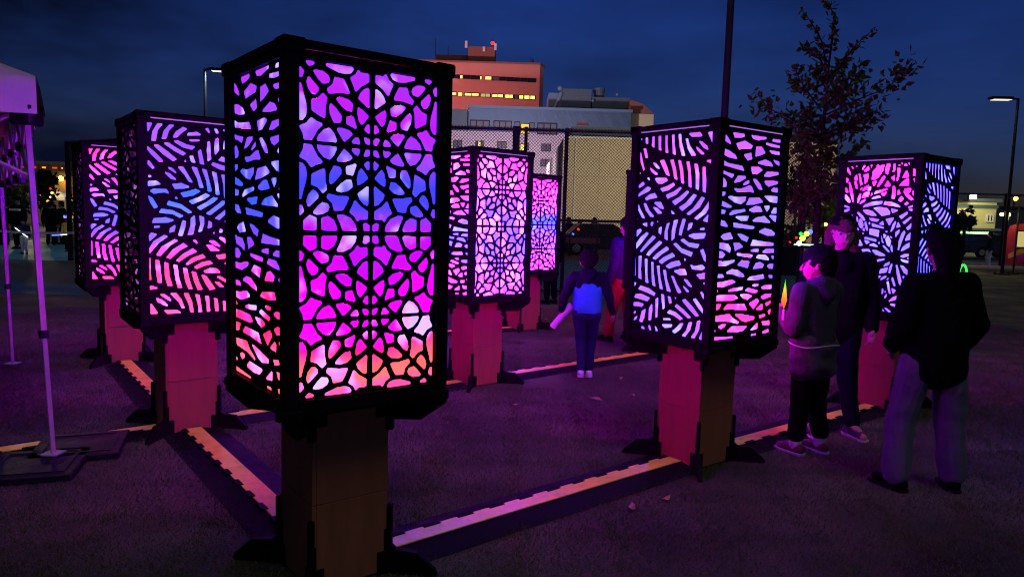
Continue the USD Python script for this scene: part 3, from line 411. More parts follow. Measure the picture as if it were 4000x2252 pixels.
for i, ((px, py), where) in enumerate([(crop(1700, 1200, 2.071, 895, 92), 'small pale leaf on the grass right of the farthest pedestal'), (crop(1700, 1200, 2.071, 1118, 80), 'pale leaf on the grass just left of the legs of the child in blue'), (crop(1700, 1200, 2.071, 1502, 567), 'small leaf right of the feet of the child in blue'),
        (crop(1700, 1200, 2.071, 1598, 703), 'orange leaf on the grass left of the pedestal by the pole'), (crop(1700, 1200, 2.071, 1287, 732), 'largest pink-lit leaf in the middle of the open grass'), (crop(1700, 1200, 2.071, 638, 782), 'tiny pale leaf on the grass below the middle pedestal'), (crop(2400, 1300, 2.071, 415, 1332), 'small pale leaf in front of the pedestal by the pole'), (crop(2400, 1300, 2.071, 140, 1400), 'bluish leaf in the dark front grass below the front cable ramp')]):
    g = ground(px, py, .022); r = .024 + .014 * ((i * 7) % 5) / 5 + .02 * (i == 4); a = np.linspace(0, 2 * np.pi, 9)[:-1]
    v = [(r * math.cos(q) * (1.5 if abs(math.sin(q)) < .3 else 1), .6 * r * math.sin(q), .008 * math.cos(2 * q + i)) for q in a] + [(0, 0, -.003), (0, 0, .002)]
    f = [[8, j, (j + 1) % 8] for j in range(8)] + [[9, (j + 1) % 8, j] for j in range(8)]
    tag(obj('fallen_leaf', moved(rotz(trimesh.Trimesh(v, f, process=False), 37 * i), g), 'dry_leaf'), where, 'leaf', 'fallen leaves on the grass')

# ------------------------------------------------------------------ chain-link fences
def fence(P, Q, hgt, posts, label, pitch=.064, wire=.0085, rails=(.12, .5), bars=True):
    P, Q = np.array(P, float), np.array(Q, float); d = Q - P; L = np.linalg.norm(d); ang = math.degrees(math.atan2(d[1], d[0]))
    t = thing('chain_link_fence', label, 'fence', (P[0], P[1], 0), ang)
    seg = []
    for s in (1, -1):
        for c in np.arange(-hgt, L + hgt, pitch):
            x0, x1 = (c, c + hgt) if s > 0 else (c + hgt, c)
            a, b = np.array([x0, 0, .03]), np.array([x1, 0, hgt + .05])
            lo, hi = 0.0, 1.0                                # clip to 0..L
            dx = x1 - x0
            for lim, sg in ((0, 1), (L, -1)):
                tt = (lim - x0) / dx
                if sg * dx > 0: lo = max(lo, tt)
                else: hi = min(hi, tt)
            if hi - lo < .01: continue
            seg.append((a + (b - a) * lo, a + (b - a) * hi))
    V, F = [], []
    for a, b in seg:
        n = len(V); 
        for p in (a, b):
            V += [p + [wire, 0, 0], p + [-wire * .5, wire * .87, 0], p + [-wire * .5, -wire * .87, 0]]
        for i in range(3):
            j = (i + 1) % 3; F += [[n + i, n + j, n + 3 + j], [n + i, n + 3 + j, n + 3 + i]]
    o = obj('wire_mesh', trimesh.Trimesh(V, F, process=False), 'steel_black', t); tag(o, kind='stuff')
    obj('top_rail', tube([(0, 0, hgt), (L, 0, hgt)], .03, 8), 'steel_black', t)
    for z in rails: obj('rail', tube([(0, .02, hgt * z), (L, .02, hgt * z)], .027, 8), 'steel_black', t)
    for x, r in posts: obj('fence_post', tube([(x, .05, 0), (x, .05, hgt + .06)], r, 10), 'steel_black', t)
    return t
FY = 14.4
def fx(px, py=700): return at(px, py, FY)[0]
X0, X1 = fx(1400), fx(3150)
fence((X0, FY), (X1, FY), 3.3, [(0, .05), (fx(1700) - X0, .045), (fx(2012) - X0, .075), (fx(2050) - X0, .035), (fx(2209) - X0, .04), (fx(2680) - X0, .045), (X1 - X0, .06)],
      'tall black chain-link fence behind the middle lanterns', rails=(.04, .47))
fence((-12.66, 20.5), (X0 - .1, FY + .05), 3.3, [(0, .07), (.35, .05), (3.5, .05), (6.8, .05)], 'fence stretch running back to a black end post left of the leftmost lantern')
fence((9.4, 32.0), (26.0, 31.5), 3.2, [(0, .05), (3, .05), (6, .05), (9, .05), (12, .05), (15, .05)], 'distant chain-link fence in front of the cream building on the right', pitch=.12, wire=.006)

# ------------------------------------------------------------------ buildings
def wb(px0, px1, pytop, Y, depth, m, par, name, zb=0.0, pybot=None):
    pm = (px0 + px1) / 2
    x0, x1 = at(px0, pytop, Y)[0], at(px1, pytop, Y)[0]; zt = at(pm, pytop, Y)[2]
    if pybot is not None: zb = at(pm, pybot, Y)[2]
    return obj(name, bx(x0, x1, Y, Y + depth, zb, zt), m, par)
def c6(x, y): return crop(1650, 100, 2.071, x, y)
def c6b(x, y): return crop(2800, 0, 1.611, x, y)
def window(par, x0, x1, y0, y1, Y, pane, fn=c6, frame='steel_black', split=1):
    """A framed window set into a far wall: frame proud of the wall, pane recessed behind it."""
    a, b = at(*fn(x0, y0), Y), at(*fn(x1, y1), Y); xa, xb = sorted((a[0], b[0])); zb, zt = sorted((a[2], b[2])); f = max(.10, (xb - xa) * .05)
    fr = [bx(xa, xb, Y - .14, Y - .004, zt - f, zt), bx(xa, xb, Y - .14, Y - .004, zb, zb + f), bx(xa, xa + f, Y - .14, Y - .004, zb + f, zt - f), bx(xb - f, xb, Y - .14, Y - .004, zb + f, zt - f)]
    for i in range(1, split):
        xm = xa + (xb - xa) * i / split; fr.append(bx(xm - f / 2, xm + f / 2, Y - .14, Y - .004, zb + f, zt - f))
    w = obj('window', fr, frame, par); obj('pane', bx(xa + f, xb - f, Y - .06, Y - .006, zb + f, zt - f), pane, w); return w

tw = thing('hospital_tower', 'pink brick office tower with two bands of windows, some lit yellow', 'building')
TY = 160
pts_l, pts_r = at(1300, 215, TY)[0], at(2110, 254, TY)[0]; ztw = at(1900, 247, TY)[2]; ch = .9
m = extr(Polygon([(pts_l, TY), (pts_r, TY), (pts_r + ch, TY + 1.8), (pts_r + ch, TY + 25), (pts_l, TY + 25)]), ztw); obj('wall', m, 'brick_pink', tw)
m = extr(Polygon([(pts_l - .1, TY - .12), (pts_r + .05, TY - .12), (pts_r + ch + .12, TY + 1.75), (pts_r + ch + .12, TY + 25), (pts_l - .1, TY + 25)]), .35); m.apply_translation([0, 0, ztw + .004]); obj('parapet_cap', m, 'brick_dark', tw)
rw = [(160, 250, 0), (262, 300, 0), (303, 328, 1), (331, 390, 0), (393, 460, 0), (463, 482, 1), (505, 560, 1), (565, 622, 2), (627, 680, 0), (684, 735, 0), (738, 790, 0), (793, 850, 0), (853, 918, 0)]
for x0, x1, k in rw:
    o = (x0 - 290) * .05; window(tw, x0, x1, 398 + o, 432 + o, TY, ['dark_glass', 'lit_window', 'window_grey'][k])
rw = [(180, 278, 1), (285, 325, 1), (338, 460, 1), (470, 550, 3), (562, 655, 1), (668, 735, 1), (740, 776, 2), (780, 818, 1), (822, 868, 1), (871, 913, 1)]
glow('lit_window_dim', (215, 200, 120), .8)
for x0, x1, k in rw:
    o = (x0 - 290) * .047; window(tw, x0, x1, 538 + o, 574 + o, TY, ['dark_glass', 'lit_window', 'window_grey', 'lit_window_dim'][k], split=2 if x1 - x0 > 60 else 1)
a0 = wb(*[c6(x, 0)[0] for x in (105, 542)], c6(300, 240)[1], TY + 6, 8, 'brick_dark', tw, 'penthouse', zb=ztw - .05)
wb(*[c6(x, 0)[0] for x in (370, 588)], c6(480, 172)[1], TY + 5, 9, 'brick_dark', tw, 'lift_tower', zb=ztw - .02)
for x, y0, y1 in ((355, 125, 182), (499, 172, 210), (592, 145, 200)):
    p = at(*c6(x, y0), TY + 4.6); q = at(*c6(x, y1), TY + 4.6); obj('panel_antenna', bx(p[0] - .28, p[0] + .28, TY + 4.4, TY + 4.8, q[2], p[2], .05), 'pale_panel', tw)
for x, y0, y1 in ((105, 105, 236), (208, 172, 238), (570, 112, 175), (878, 262, 318), (890, 268, 320), (900, 275, 322)):
    p = at(*c6(x, y0), TY + 6.5); q = at(*c6(x, y1 + 12), TY + 6.5); obj('mast', tube([q, p], .07, 6), 'steel_black', tw)
p = at(*c6(568, 143), TY + 4.3); s = trimesh.creation.icosphere(2, .42); obj('beacon', moved(s, p), 'lit_red', tw)

gb = thing('grey_block', 'grey metal-clad block over a pale storey with square windows, behind the fence', 'building')
GY = 130
def gx(x, y): return at(*c6(x, y), GY)
zt_ = gx(1000, 685)[2]; zm = gx(800, 862)[2]; xl, xr, xmid = gx(375, 700)[0], gx(1690, 715)[0], gx(1150, 900)[0]
# cladding ribs: a corrugated face built as geometry
n = 150; xs = np.linspace(xl, xr, n + 1); prof = []
for i in range(n):
    w = (xs[i + 1] - xs[i]); prof += [(xs[i], GY), (xs[i] + w * .55, GY), (xs[i] + w * .62, GY + .12), (xs[i] + w * .93, GY + .12)]
m = extr(Polygon(prof + [(xr, GY), (xr, GY + 25), (xl, GY + 25)]), zt_ - zm); m.apply_translation([0, 0, zm]); obj('metal_cladding', m, 'metal_grey', gb)
obj('roof_edge', bx(xl - .2, xr + .2, GY - .25, GY + 25, zt_ + .004, zt_ + .5), 'metal_grey', gb)
obj('lower_wall', bx(gx(-150, 900)[0], xr, GY + .3, GY + 25, 0, zm - .004), 'white_wall', gb)
obj('side_block', bx(gx(-150, 700)[0], xl - .3, GY + 1, GY + 20, zm, gx(300, 668)[2]), 'metal_dark', gb)
for x0, x1, y0, y1, pane, sp_ in [(385, 545, 762, 842, 'window_grey', 3), (575, 722, 768, 848, 'window_grey', 3), (745, 788, 775, 852, 'window_grey', 1), (795, 862, 792, 880, 'lit_window_warm', 1), (866, 905, 785, 855, 'window_grey', 1), (930, 1088, 785, 885, 'window_grey', 3)]:
    window(gb, x0, x1, y0, y1, GY, pane, split=sp_)
for x0, x1, y0, y1, k in [(428, 446, 930, 990, 0), (446, 474, 935, 985, 1), (474, 500, 930, 990, 0), (605, 680, 935, 992, 0), (790, 828, 955, 1012, 1), (828, 862, 950, 1010, 0), (962, 1038, 955, 1020, 0), (955, 1035, 1078, 1142, 0), (950, 996, 1196, 1250, 0), (250, 320, 925, 985, 0), (600, 680, 1060, 1120, 0), (428, 500, 1055, 1115, 0)]:
    window(gb, x0, x1, y0, y1, GY + .3, 'lit_window' if k else 'window_grey', split=1 if k else 2)
o = obj('louvre', [bx(gx(1250, 800)[0], gx(1340, 800)[0], GY - .2, GY - .02, z, z + .22) for z in np.linspace(gx(1300, 812)[2], gx(1300, 798)[2], 3)], 'brick_dark', gb)
RP = GY + 6
def rp(x0, x1, y, nm, d, m_, dy=0): return wb(c6(x0, 0)[0], c6(x1, 0)[0], c6(0, y)[1], RP + dy, d, m_, gb, nm, zb=zt_ + .4)
rp(1128, 1369, 512, 'plant_room', 9, 'metal_dark'); rp(1022, 1124, 545, 'plant_room', 8, 'metal_grey', .5); rp(1374, 1684, 582, 'plant_room', 10, 'metal_dark', .4)
a, b = at(*c6(1690, 602), GY + 3), at(*c6(1868, 712), GY + 3)
m = extr(Polygon([(a[0], b[2]), (b[0], b[2]), (b[0] - 2.0, a[2] - .6), (a[0], a[2])]), 12); m.vertices = m.vertices[:, [0, 2, 1]] * [1, -1, 1] + [0, GY + 15, 0]; obj('plant_room', m, 'brick_dark', gb)
wb(*[c6(x, 0)[0] for x in (1692, 1872)], c6(1780, 714)[1], GY + 2.5, 14, 'cream_building', gb, 'end_wall')
p, q = at(*c6(1430, 516), RP + 3), at(*c6(1430, 590), RP + 3); obj('chimney', tube([q, p], .95, 14), 'metal_dark', gb); obj('chimney_cap', tube([p - [0, 0, .5], p + [0, 0, .1]], 1.1, 14), 'metal_dark', gb)
p = at(*c6(1116, 508), RP - .2); obj('roof_vent', moved(trimesh.creation.icosphere(2, .5), p), 'metal_grey', gb)
p, q = at(*c6(1125, 545), RP - .3), at(*c6(1066, 685), RP - .3); obj('roof_duct', tube([q, p], .35, 8), 'metal_grey', gb)
for x in (1380, 1577): 
    p = at(*c6(x, 610 if x < 1400 else 558), RP - .3); obj('roof_light', moved(trimesh.creation.icosphere(1, .3), p), 'metal_grey', gb)

bb = thing('beige_hall', 'windowless beige hall with dark teal roof edge behind the chain-link fence', 'building')
BY = 70
p = at(*c6(1165, 908), BY); q = at(*c6(1700, 925), BY); zb_ = p[2]
pn = np.linspace(p[0], p[0] + 26, 9)
for i in range(8):
    obj('wall_panel', bx(pn[i] + .012, pn[i + 1] - .012, BY, BY + .3, 0, zb_ * .62 - .01), 'beige_wall', bb); obj('wall_panel', bx(pn[i] + .012, pn[i + 1] - .012, BY, BY + .3, zb_ * .62 + .01, zb_), 'beige_wall', bb)
obj('core_wall', bx(p[0] + .02, p[0] + 25.9, BY + .31, BY + 36, 0, zb_ - .03), 'beige_wall', bb)
for i in range(12): obj('side_panel', bx(p[0] - .28, p[0] - .01, BY + .05 + i * 3, BY + 3 + i * 3, 0, zb_ - .02), 'white_wall', bb)
obj('roof_edge', bx(p[0] - .1, p[0] + 26, BY - .15, BY + 34, zb_ + .004, zb_ + .18), 'pale_panel', bb)
p2 = at(*c6(1210, 815), BY + 4); obj('roof', bx(p2[0], p2[0] + 25, BY + 4, BY + 30, zb_ + .2, p2[2]), 'roof_teal', bb)
dp = at(*c6(1240, 1000), BY); obj('downpipe', tube([(dp[0], BY - .12, 0), (dp[0], BY - .12, zb_)], .07, 8), 'pale_panel', bb)

# left: long low building with a lit clerestory
lb = thing('low_building', 'long low dark building with an orange-lit window band, far left', 'building')
LY = 62
def c4(x, y): return crop(0, 150, 1.7056, x, y)
a, b = at(*c4(-300, 825), LY), at(*c4(530, 850), LY); zt2, z2, z1, zl = at(*c4(240, 826), LY)[2], at(*c4(240, 838), LY)[2], at(*c4(240, 880), LY)[2], at(*c4(240, 915), LY)[2]
obj('wall', bx(a[0], b[0], LY, LY + 15, 0, zl - .004), 'cream_building', lb)
obj('fascia', bx(a[0], b[0], LY - .4, LY + 15, zl, z1), 'metal_dark', lb); obj('roof', bx(a[0], b[0], LY - .5, LY + 15, z2, zt2 + .1), 'metal_dark', lb)
obj('clerestory_wall', bx(a[0], b[0], LY + .06, LY + 14, z1 + .004, z2 - .004), 'brick_dark', lb)
for x0, x1, k in [(-60, -10, 0), (-5, 35, 0), (40, 62, 1), (68, 105, 0), (109, 124, 1), (140, 190, 0), (205, 255, 0), (270, 320, 2), (338, 395, 0), (400, 432, 1), (455, 475, 1), (482, 520, 0)]:
    q0, q1 = at(*c4(x0, 850), LY), at(*c4(x1, 850), LY)
    w = obj('window', [bx(q0[0], q1[0], LY - .1, LY + .05, z2 - .2, z2 - .01), bx(q0[0], q1[0], LY - .1, LY + .05, z1 + .01, z1 + .2), bx(q0[0], q0[0] + .12, LY - .1, LY + .05, z1 + .2, z2 - .2), bx(q1[0] - .12, q1[0], LY - .1, LY + .05, z1 + .2, z2 - .2)], 'brick_dark', lb)
    obj('pane', bx(q0[0] + .12, q1[0] - .12, LY, LY + .05, z1 + .2, z2 - .2), [glow('lit_orange_dim', (255, 105, 30), .75) if 'lit_orange_dim' not in M else 'lit_orange_dim', 'lit_window_warm', 'lit_window_orange'][k], w)
for x0, x1, y0, y1, mname, nm, lb_ in [(270, 372, 928, 968, 'lit_sign_blue', 'lit_sign', 'bright bluish white lit sign on the low building at left'), (272, 332, 1066, 1104, 'lit_sign_green', 'lit_sign', 'green lit board below the bluish sign at left')]:
    a, b = at(*c4(x0, y0), 40), at(*c4(x1, y1), 40)
    s = thing(nm, lb_, 'sign'); obj('sign_case', bx(a[0] - .06, b[0] + .06, 40.02, 40.15, b[2] - .06, a[2] + .06), 'steel_black', s)
    kk = 5; obj('sign_post', tube([((a[0] + b[0]) / 2, 40.1, 0), ((a[0] + b[0]) / 2, 40.1, b[2])], .05, 8), 'steel_black', s)
    r = random.Random(int(x1))
    for i in range(kk):
        for j in range(3):
            if r.random() < .8:
                xa = a[0] + (b[0] - a[0]) * i / kk; za = b[2] + (a[2] - b[2]) * j / 3
                obj('lit_panel', bx(xa + .02, xa + (b[0] - a[0]) / kk - .02, 39.96, 40.01, za + .02, za + (a[2] - b[2]) / 3 - .02), mname if r.random() < .75 else ('lit_red' if 'green' in mname else 'lit_window'), s)

# right: cream building, light poles and red van
def c3(x, y): return crop(2900, 800, 2.0718, x, y)
RY = 60
rb = thing('cream_house', 'cream two-storey building with one sash window at the far right', 'building')
a, b = at(*c6b(1330, 1262), RY), at(*c6b(1765, 1262), RY); z_lo = at(*c3(1900, 195), RY)[2]
obj('wall', bx(a[0], b[0], RY, RY + 12, 0, a[2]), 'cream_building', rb); obj('roof_edge', bx(a[0] - .2, b[0] + .25, RY - .3, RY + 12, a[2] + .004, a[2] + .3), 'metal_dark', rb)
obj('string_course', bx(a[0], b[0] + .1, RY - .12, RY - .003, at(*c6b(1650, 1302), RY)[2] - .1, at(*c6b(1650, 1296), RY)[2] + .1), 'metal_dark', rb)
window(rb, 1695, 1735, 1345, 1398, RY, 'dark_glass', c6b, 'pale_panel', 2)
q0, q1 = at(*c3(1745, 208), RY), at(*c3(1962, 236), RY); obj('shop_light', bx(q0[0], q1[0], RY - .5, RY - .3, q1[2], q0[2]), glow('shop_glow', (190, 255, 180), 1.6), rb)
obj('canopy', bx(q0[0] - .5, q1[0] + .8, RY - 1.6, RY - .01, q0[2] + .02, q0[2] + .25), 'metal_dark', rb)
q0, q1 = at(*c3(1952, 250), RY), at(*c3(2012, 305), RY); obj('door', bx(q0[0], q1[0], RY - .1, RY - .004, max(q1[2], 0), q0[2]), 'lit_window_dim', rb)
r2 = thing('dark_warehouse', 'low dark building behind the red van at the far right edge', 'building')
obj('wall', bx(b[0] + 1, b[0] + 22, RY + 15, RY + 25, 0, at(*c3(2150, 40), RY + 15)[2]), 'metal_dark', r2); obj('roof', bx(b[0] + .8, b[0] + 22.2, RY + 14.8, RY + 25, at(*c3(2150, 40), RY + 15)[2] + .004, at(*c3(2150, 30), RY + 15)[2] + .2), 'steel_black', r2)

def lamp_post(x, y, h, arm, label, r=.075, lit='lamp_white', rz=0.0, power=None, name='street_lamp'):
    t = thing(name, label, 'street lamp', (x, y, 0), rz)
    obj('pole', tube([(0, 0, 0), (0, 0, h)], [r, r * .8], 12), 'steel_black', t); obj('pole_base', bx(-.2, .2, -.2, .2, 0, .06, .01), 'steel_black', t)
    for i, (sx, sy) in enumerate(((1, 1), (1, -1), (-1, 1), (-1, -1))): obj('base_bolt', tube([(sx * .15, sy * .15, .05), (sx * .15, sy * .15, .11)], .018, 6), 'steel_black', t)
    obj('lamp_arm', tube([(0, 0, h - .02), (arm * .3, 0, h + .01)], .04, 8), 'steel_black', t)
    a0, a1 = sorted((arm * .22, arm))
    hd = obj('lamp_head', bx(a0, a1, -.17, .17, h - .05, h + .05, .03), 'steel_black', t)
    obj('lamp_lens', bx(a0 + .1, a1 - .06, -.13, .13, h - .066, h - .0505), lit, hd)
    return t
p = at(800, 270, 27.0); lamp_post(p[0], 27.0, p[2], .72, 'slim black street lamp with lit head behind the leaf lantern, upper left', r=.06, rz=6)
p = at(3975, 385, 26.8); lamp_post(at(3914, 1060, 26.8)[0], 26.8, p[2], -1.0, 'slim black street lamp with lit head against the sky at far right', r=.06, rz=-4)
p = at(2833, 400, 11.6); lamp_post(p[0], 11.6, 6.6, .75, 'tall black pole rising out of the picture behind the leaf and pebble lantern', r=.065, rz=200)
def lamp_ball(x, y, z, col, lum, r=.12):
    s = UsdLux.SphereLight.Define(stage, f'/World/{numbered("/World", "lamp_light")}'); s.CreateRadiusAttr(r); s.CreateIntensityAttr(lum); s.CreateColorAttr(Gf.Vec3f(*col)); s.CreateNormalizeAttr(False)
    s.AddTranslateOp().Set(Gf.Vec3d(x, y, z)); return s
def flood(x, y, z, aim, col, lum, label, size=.6):
    """A floodlight head on a pole: the housing is built, its lit face is a disk light turned towards AIM."""
    t = thing('floodlight', label, 'floodlight', (x, y, 0))
    obj('pole', tube([(0, 0, 0), (0, 0, z - .3)], .1, 8), 'steel_black', t)
    d = np.array(aim, float) - [x, y, z]; d /= np.linalg.norm(d)
    hx = np.cross([0, 0, 1.0], d); hx /= np.linalg.norm(hx); hy = np.cross(d, hx)
    T = np.eye(4); T[:3, 0], T[:3, 1], T[:3, 2], T[:3, 3] = hx, hy, d, [0, 0, z]
    h = bx(-size * .6, size * .6, -size * .6, size * .6, -.25, -.03, .04); h.apply_transform(T); obj('lamp_housing', h, 'steel_black', t)
    L = UsdLux.DiskLight.Define(stage, f'/World/{numbered("/World", "flood_beam")}'); L.CreateRadiusAttr(size * .5); L.CreateIntensityAttr(lum); L.CreateColorAttr(Gf.Vec3f(*col))
    z_ = -d; x_ = hx; y_ = np.cross(z_, x_)
    L.AddTransformOp().Set(Gf.Matrix4d(*[float(v) for v in (*x_, 0, *y_, 0, *z_, 0, x, y, z, 1)]))
# yard floods standing between the fence and the far buildings (behind the lanterns as seen from here)
flood(-25, 134, 24, (6, 160, 24), (1, .33, .42), 1500, 'yard floodlight aimed at the brick tower', 1.6)
flood(11.4, 46, 6, (14, 70, 5), (1, .84, .58), 2700, 'yard floodlight aimed at the beige hall', .8)
flood(-1.5, 84, 8, (5.2, 90, 7), (1, .8, .9), 500, 'yard floodlight beside the beige hall', .8)
flood(-4.8, 97, 8.4, (2, 130, 17), (.6, .9, 1), 1500, 'yard floodlight aimed at the grey metal cladding', 1.0)
flood(-4, 96, 9, (0, 130, 8), (1, .54, .82), 4300, 'yard floodlight aimed at the pale storey', 1.0)
def down_light(x, y, z, col, lum, r=.12):
    L = UsdLux.DiskLight.Define(stage, f'/World/{numbered("/World", "lamp_beam")}'); L.CreateRadiusAttr(r); L.CreateIntensityAttr(lum); L.CreateColorAttr(Gf.Vec3f(*col))
    L.AddTranslateOp().Set(Gf.Vec3d(x, y, z))
p = at(800, 270, 27.0); down_light(p[0] + .45, 27.0, p[2] - .075, (.75, .95, 1), 1100)
p = at(3914, 385, 26.8); down_light(p[0] - .6, 26.8, p[2] - .075, (1, .95, .7), 130)

def rotx_cyl(r, w, c):
    m = trimesh.creation.cylinder(r, w, sections=20); m.apply_transform(trimesh.transformations.rotation_matrix(math.pi / 2, [1, 0, 0])); m.apply_translation(c); return m
mat('light_jeans', (.25, .38, .55), .8, .2, 14); mat('navy_paint', (.02, .025, .05), .3, .1, 3); mat('black_paint', (.012, .012, .014), .3, .1, 3)

down_light(at(2833, 400, 11.6)[0] - .4, 11.5, 6.52, (1, .82, .55), 70, .15)
# small lamps on the right
p = at(3802, 767, 58.5)
t = thing('floodlight', 'glaring greenish white floodlight on the roof edge of the cream building', 'floodlight', p)
obj('bracket', [bx(-.05, .05, .1, 1.3, -.35, -.25), bx(-.3, .3, -.02, .12, -.35, -.28)], 'steel_black', t); obj('lamp_housing', bx(-.32, .32, .02, .3, -.25, .25, .03), 'steel_black', t); obj('lamp_lens', bx(-.27, .27, -.03, .018, -.2, .2, .01), 'lamp_green', t)
lamp_ball(p[0], 57.2, p[2] - .1, (1, .95, .48), 700, .15)
x, y, z = at(3930, 838, 27.2)
t = thing('yard_lamp', 'short lamp post with a pair of yellow lamps beside the red van', 'street lamp', (at(3957, 1070, 27.2)[0], 27.2, 0))
xr_ = x - at(3957, 1070, 27.2)[0]
obj('pole', tube([(0, 0, 0), (0, 0, z + .35)], .035, 8), 'steel_black', t); obj('crossbar', tube([(0, 0, z + .1), (xr_ - .2, 0, z + .1)], .02, 6), 'steel_black', t); obj('pole_base', bx(-.14, .14, -.14, .14, 0, .05, .01), 'steel_black', t)
for dx in (-.16, .09):
    h = obj('lamp_shade', moved(trimesh.creation.cylinder(.085, .05), (xr_ + dx, 0, z + .095)), 'steel_black', t); obj('bulb', moved(trimesh.creation.icosphere(2, .062), (xr_ + dx, 0, z)), 'lamp_yellow', t)
lamp_ball(x, 27.2 - .3, z - .12, (1, .85, .35), 55, .06)
x, y, z = at(3968, 776, 75)
t = thing('street_lamp', 'far orange street lamp above the red van', 'street lamp', (x, 75, 0))
obj('pole', tube([(0, 0.2, 0), (0, 0.2, z + .2)], .08, 8), 'steel_black', t); obj('lamp_hood', bx(-.3, .3, -.25, .35, z + .22, z + .34, .02), 'steel_black', t); obj('bulb', moved(trimesh.creation.icosphere(2, .2), (0, 0, z)), 'lamp_orange', t)

# ------------------------------------------------------------------ canopy tent at the left edge
V = np.array([math.cos(2.226), math.sin(2.226)]); U = np.array([math.sin(2.226), -math.cos(2.226)])     # the grid's two directions
L1 = np.array([-2.754, 4.248]); L2 = np.array([-4.70, 6.70]); tv = (L2 - L1) / np.linalg.norm(L2 - L1); tu = np.array([-tv[1], tv[0]])
S = np.linalg.norm(L2 - L1); L3, L4 = L1 + tu * S, L2 + tu * S
tent = thing('canopy_tent', 'white pop-up canopy tent with slim legs cut off by the left edge', 'tent')
zc = at(121, 443, 4.25)[2]; ze = at(130, 300, 4.3)[2]
def P3(xy, z): return np.array([xy[0], xy[1], z])
top1 = P3(L1 + np.array([-.09, .0]), zc)
for q, tp in ((L1, top1), (L2, P3(L2 + np.array([-.05, 0]), zc)), (L3, P3(L3, zc)), (L4, P3(L4, zc))):
    d = tp - P3(q, .06); m_ = P3(q, .06) + d * .36
    lg = obj('leg', tube([P3(q, .06), m_], .017, 4), 'white_steel', tent); obj('leg', tube([m_ + d * .004, tp], .021, 4), 'white_steel', tent)
    obj('leg_collar', tube([m_ - d * .012, m_ + d * .012], .028, 8), 'steel_black', lg)
    obj('foot_plate', bx(q[0] - .05, q[0] + .05, q[1] - .05, q[1] + .05, .054, .062), 'white_steel', tent)
    obj('top_joint', bx(tp[0] - .065, tp[0] + .065, tp[1] - .065, tp[1] + .065, tp[2] - .07, tp[2] + .05, .012), 'steel_black', tent)
for A_, B_ in ((top1[:2], L2 + np.array([-.05, 0])), (top1[:2], L3), (L2 + np.array([-.05, 0]), L4), (L3, L4)):
    for i in range(4):
        a, b = A_ + (B_ - A_) * i / 4, A_ + (B_ - A_) * (i + 1) / 4
        obj('truss_bar', tube([P3(a, zc + .02), P3(b, zc - .36)], .013, 4), 'white_steel', tent); obj('truss_bar', tube([P3(a, zc - .36), P3(b, zc + .02)], .013, 4), 'white_steel', tent)
        mm = (a + b) / 2; obj('truss_joint', bx(mm[0] - .03, mm[0] + .03, mm[1] - .03, mm[1] + .03, zc - .2, zc - .14, .008), 'steel_black', tent)
        if i: obj('truss_joint', bx(a[0] - .03, a[0] + .03, a[1] - .03, a[1] + .03, zc - .39, zc - .33, .008), 'steel_black', tent)
cen = (top1[:2] + L2 + L3 + L4) / 4; ZP = ze + .95
def roof():
    n = 24; corners = [np.append(top1[:2], 0), P3(L2, 0), P3(L4, 0), P3(L3, 0)]; V_, F_ = [], []
    for k in range(4):
        a, b = corners[k][:2], corners[(k + 1) % 4][:2]; o_ = (a + b) / 2 - cen; o_ /= np.linalg.norm(o_)
        base = len(V_); rows = 9
        for j in range(rows + 4):
            for i in range(n + 1):
                s = i / n; e = a + (b - a) * s; ex = cen + (e - cen) * 1.03
                wr = .012 * math.sin(23 * s + 3 * k) * math.sin(3.1 * s) + .008 * math.sin(51 * s + k)
                if j <= rows:
                    f = j / rows; p_ = cen + (ex - cen) * f; sag = -.10 * math.sin(math.pi * f) * (1 - .3 * abs(2 * s - 1)) - .05 * (1 - abs(2 * s - 1)) * f * f
                    V_.append((p_[0], p_[1], ZP + (ze - ZP) * f + sag + wr * f))
                else:
                    f = (j - rows) / 3; p_ = ex + o_ * (.012 + .03 * f + wr * 1.2 * f)
                    z_ = ze - .05 * (1 - abs(2 * s - 1)) + (zc - .0 - ze) * f + .012 * f * math.sin(9 * s + k)
                    V_.append((p_[0], p_[1], z_))
        for j in range(rows + 3):
            for i in range(n):
                q = base + j * (n + 1) + i; F_ += [[q, q + 1, q + n + 2], [q, q + n + 2, q + n + 1]]
    return trimesh.Trimesh(V_, F_, process=False)
obj('canopy', roof(), 'canopy', tent, smooth=50)
obj('centre_pole', tube([P3(cen, zc), P3(cen, ZP - .02)], .02, 8), 'white_steel', tent)
def weight(cx, cy, ang, z0, label):
    t = thing('tent_weight', label, 'weight', (cx, cy, z0), ang)
    obj('slab', bx(-.25, .25, -.25, .25, 0, .045, .008), 'rubber_gloss', t)
    obj('slab_recess', [bx(-.2, .2, -.2, -.18, .0452, .049), bx(-.2, .2, .18, .2, .0452, .049), bx(-.2, -.18, -.179, .179, .0452, .049), bx(.18, .2, -.179, .179, .0452, .049)], 'rubber_gloss', t)
    obj('lifting_handle', tube([(-.08, .255, .02), (-.05, .29, .02), (.05, .29, .02), (.08, .255, .02)], .01, 6), 'steel_black', t)
mat('rubber_gloss', (.006, .006, .009), .5, .3, 8, .35, 60, .25)
weight(-2.77, 4.10, 18, .005, 'black tent weight slab round the foot of the tent leg, nearest the camera')
weight(-2.72, 4.47, 21, .051 - .046, 'black tent weight slab shining purple, partly behind the nearest slab')

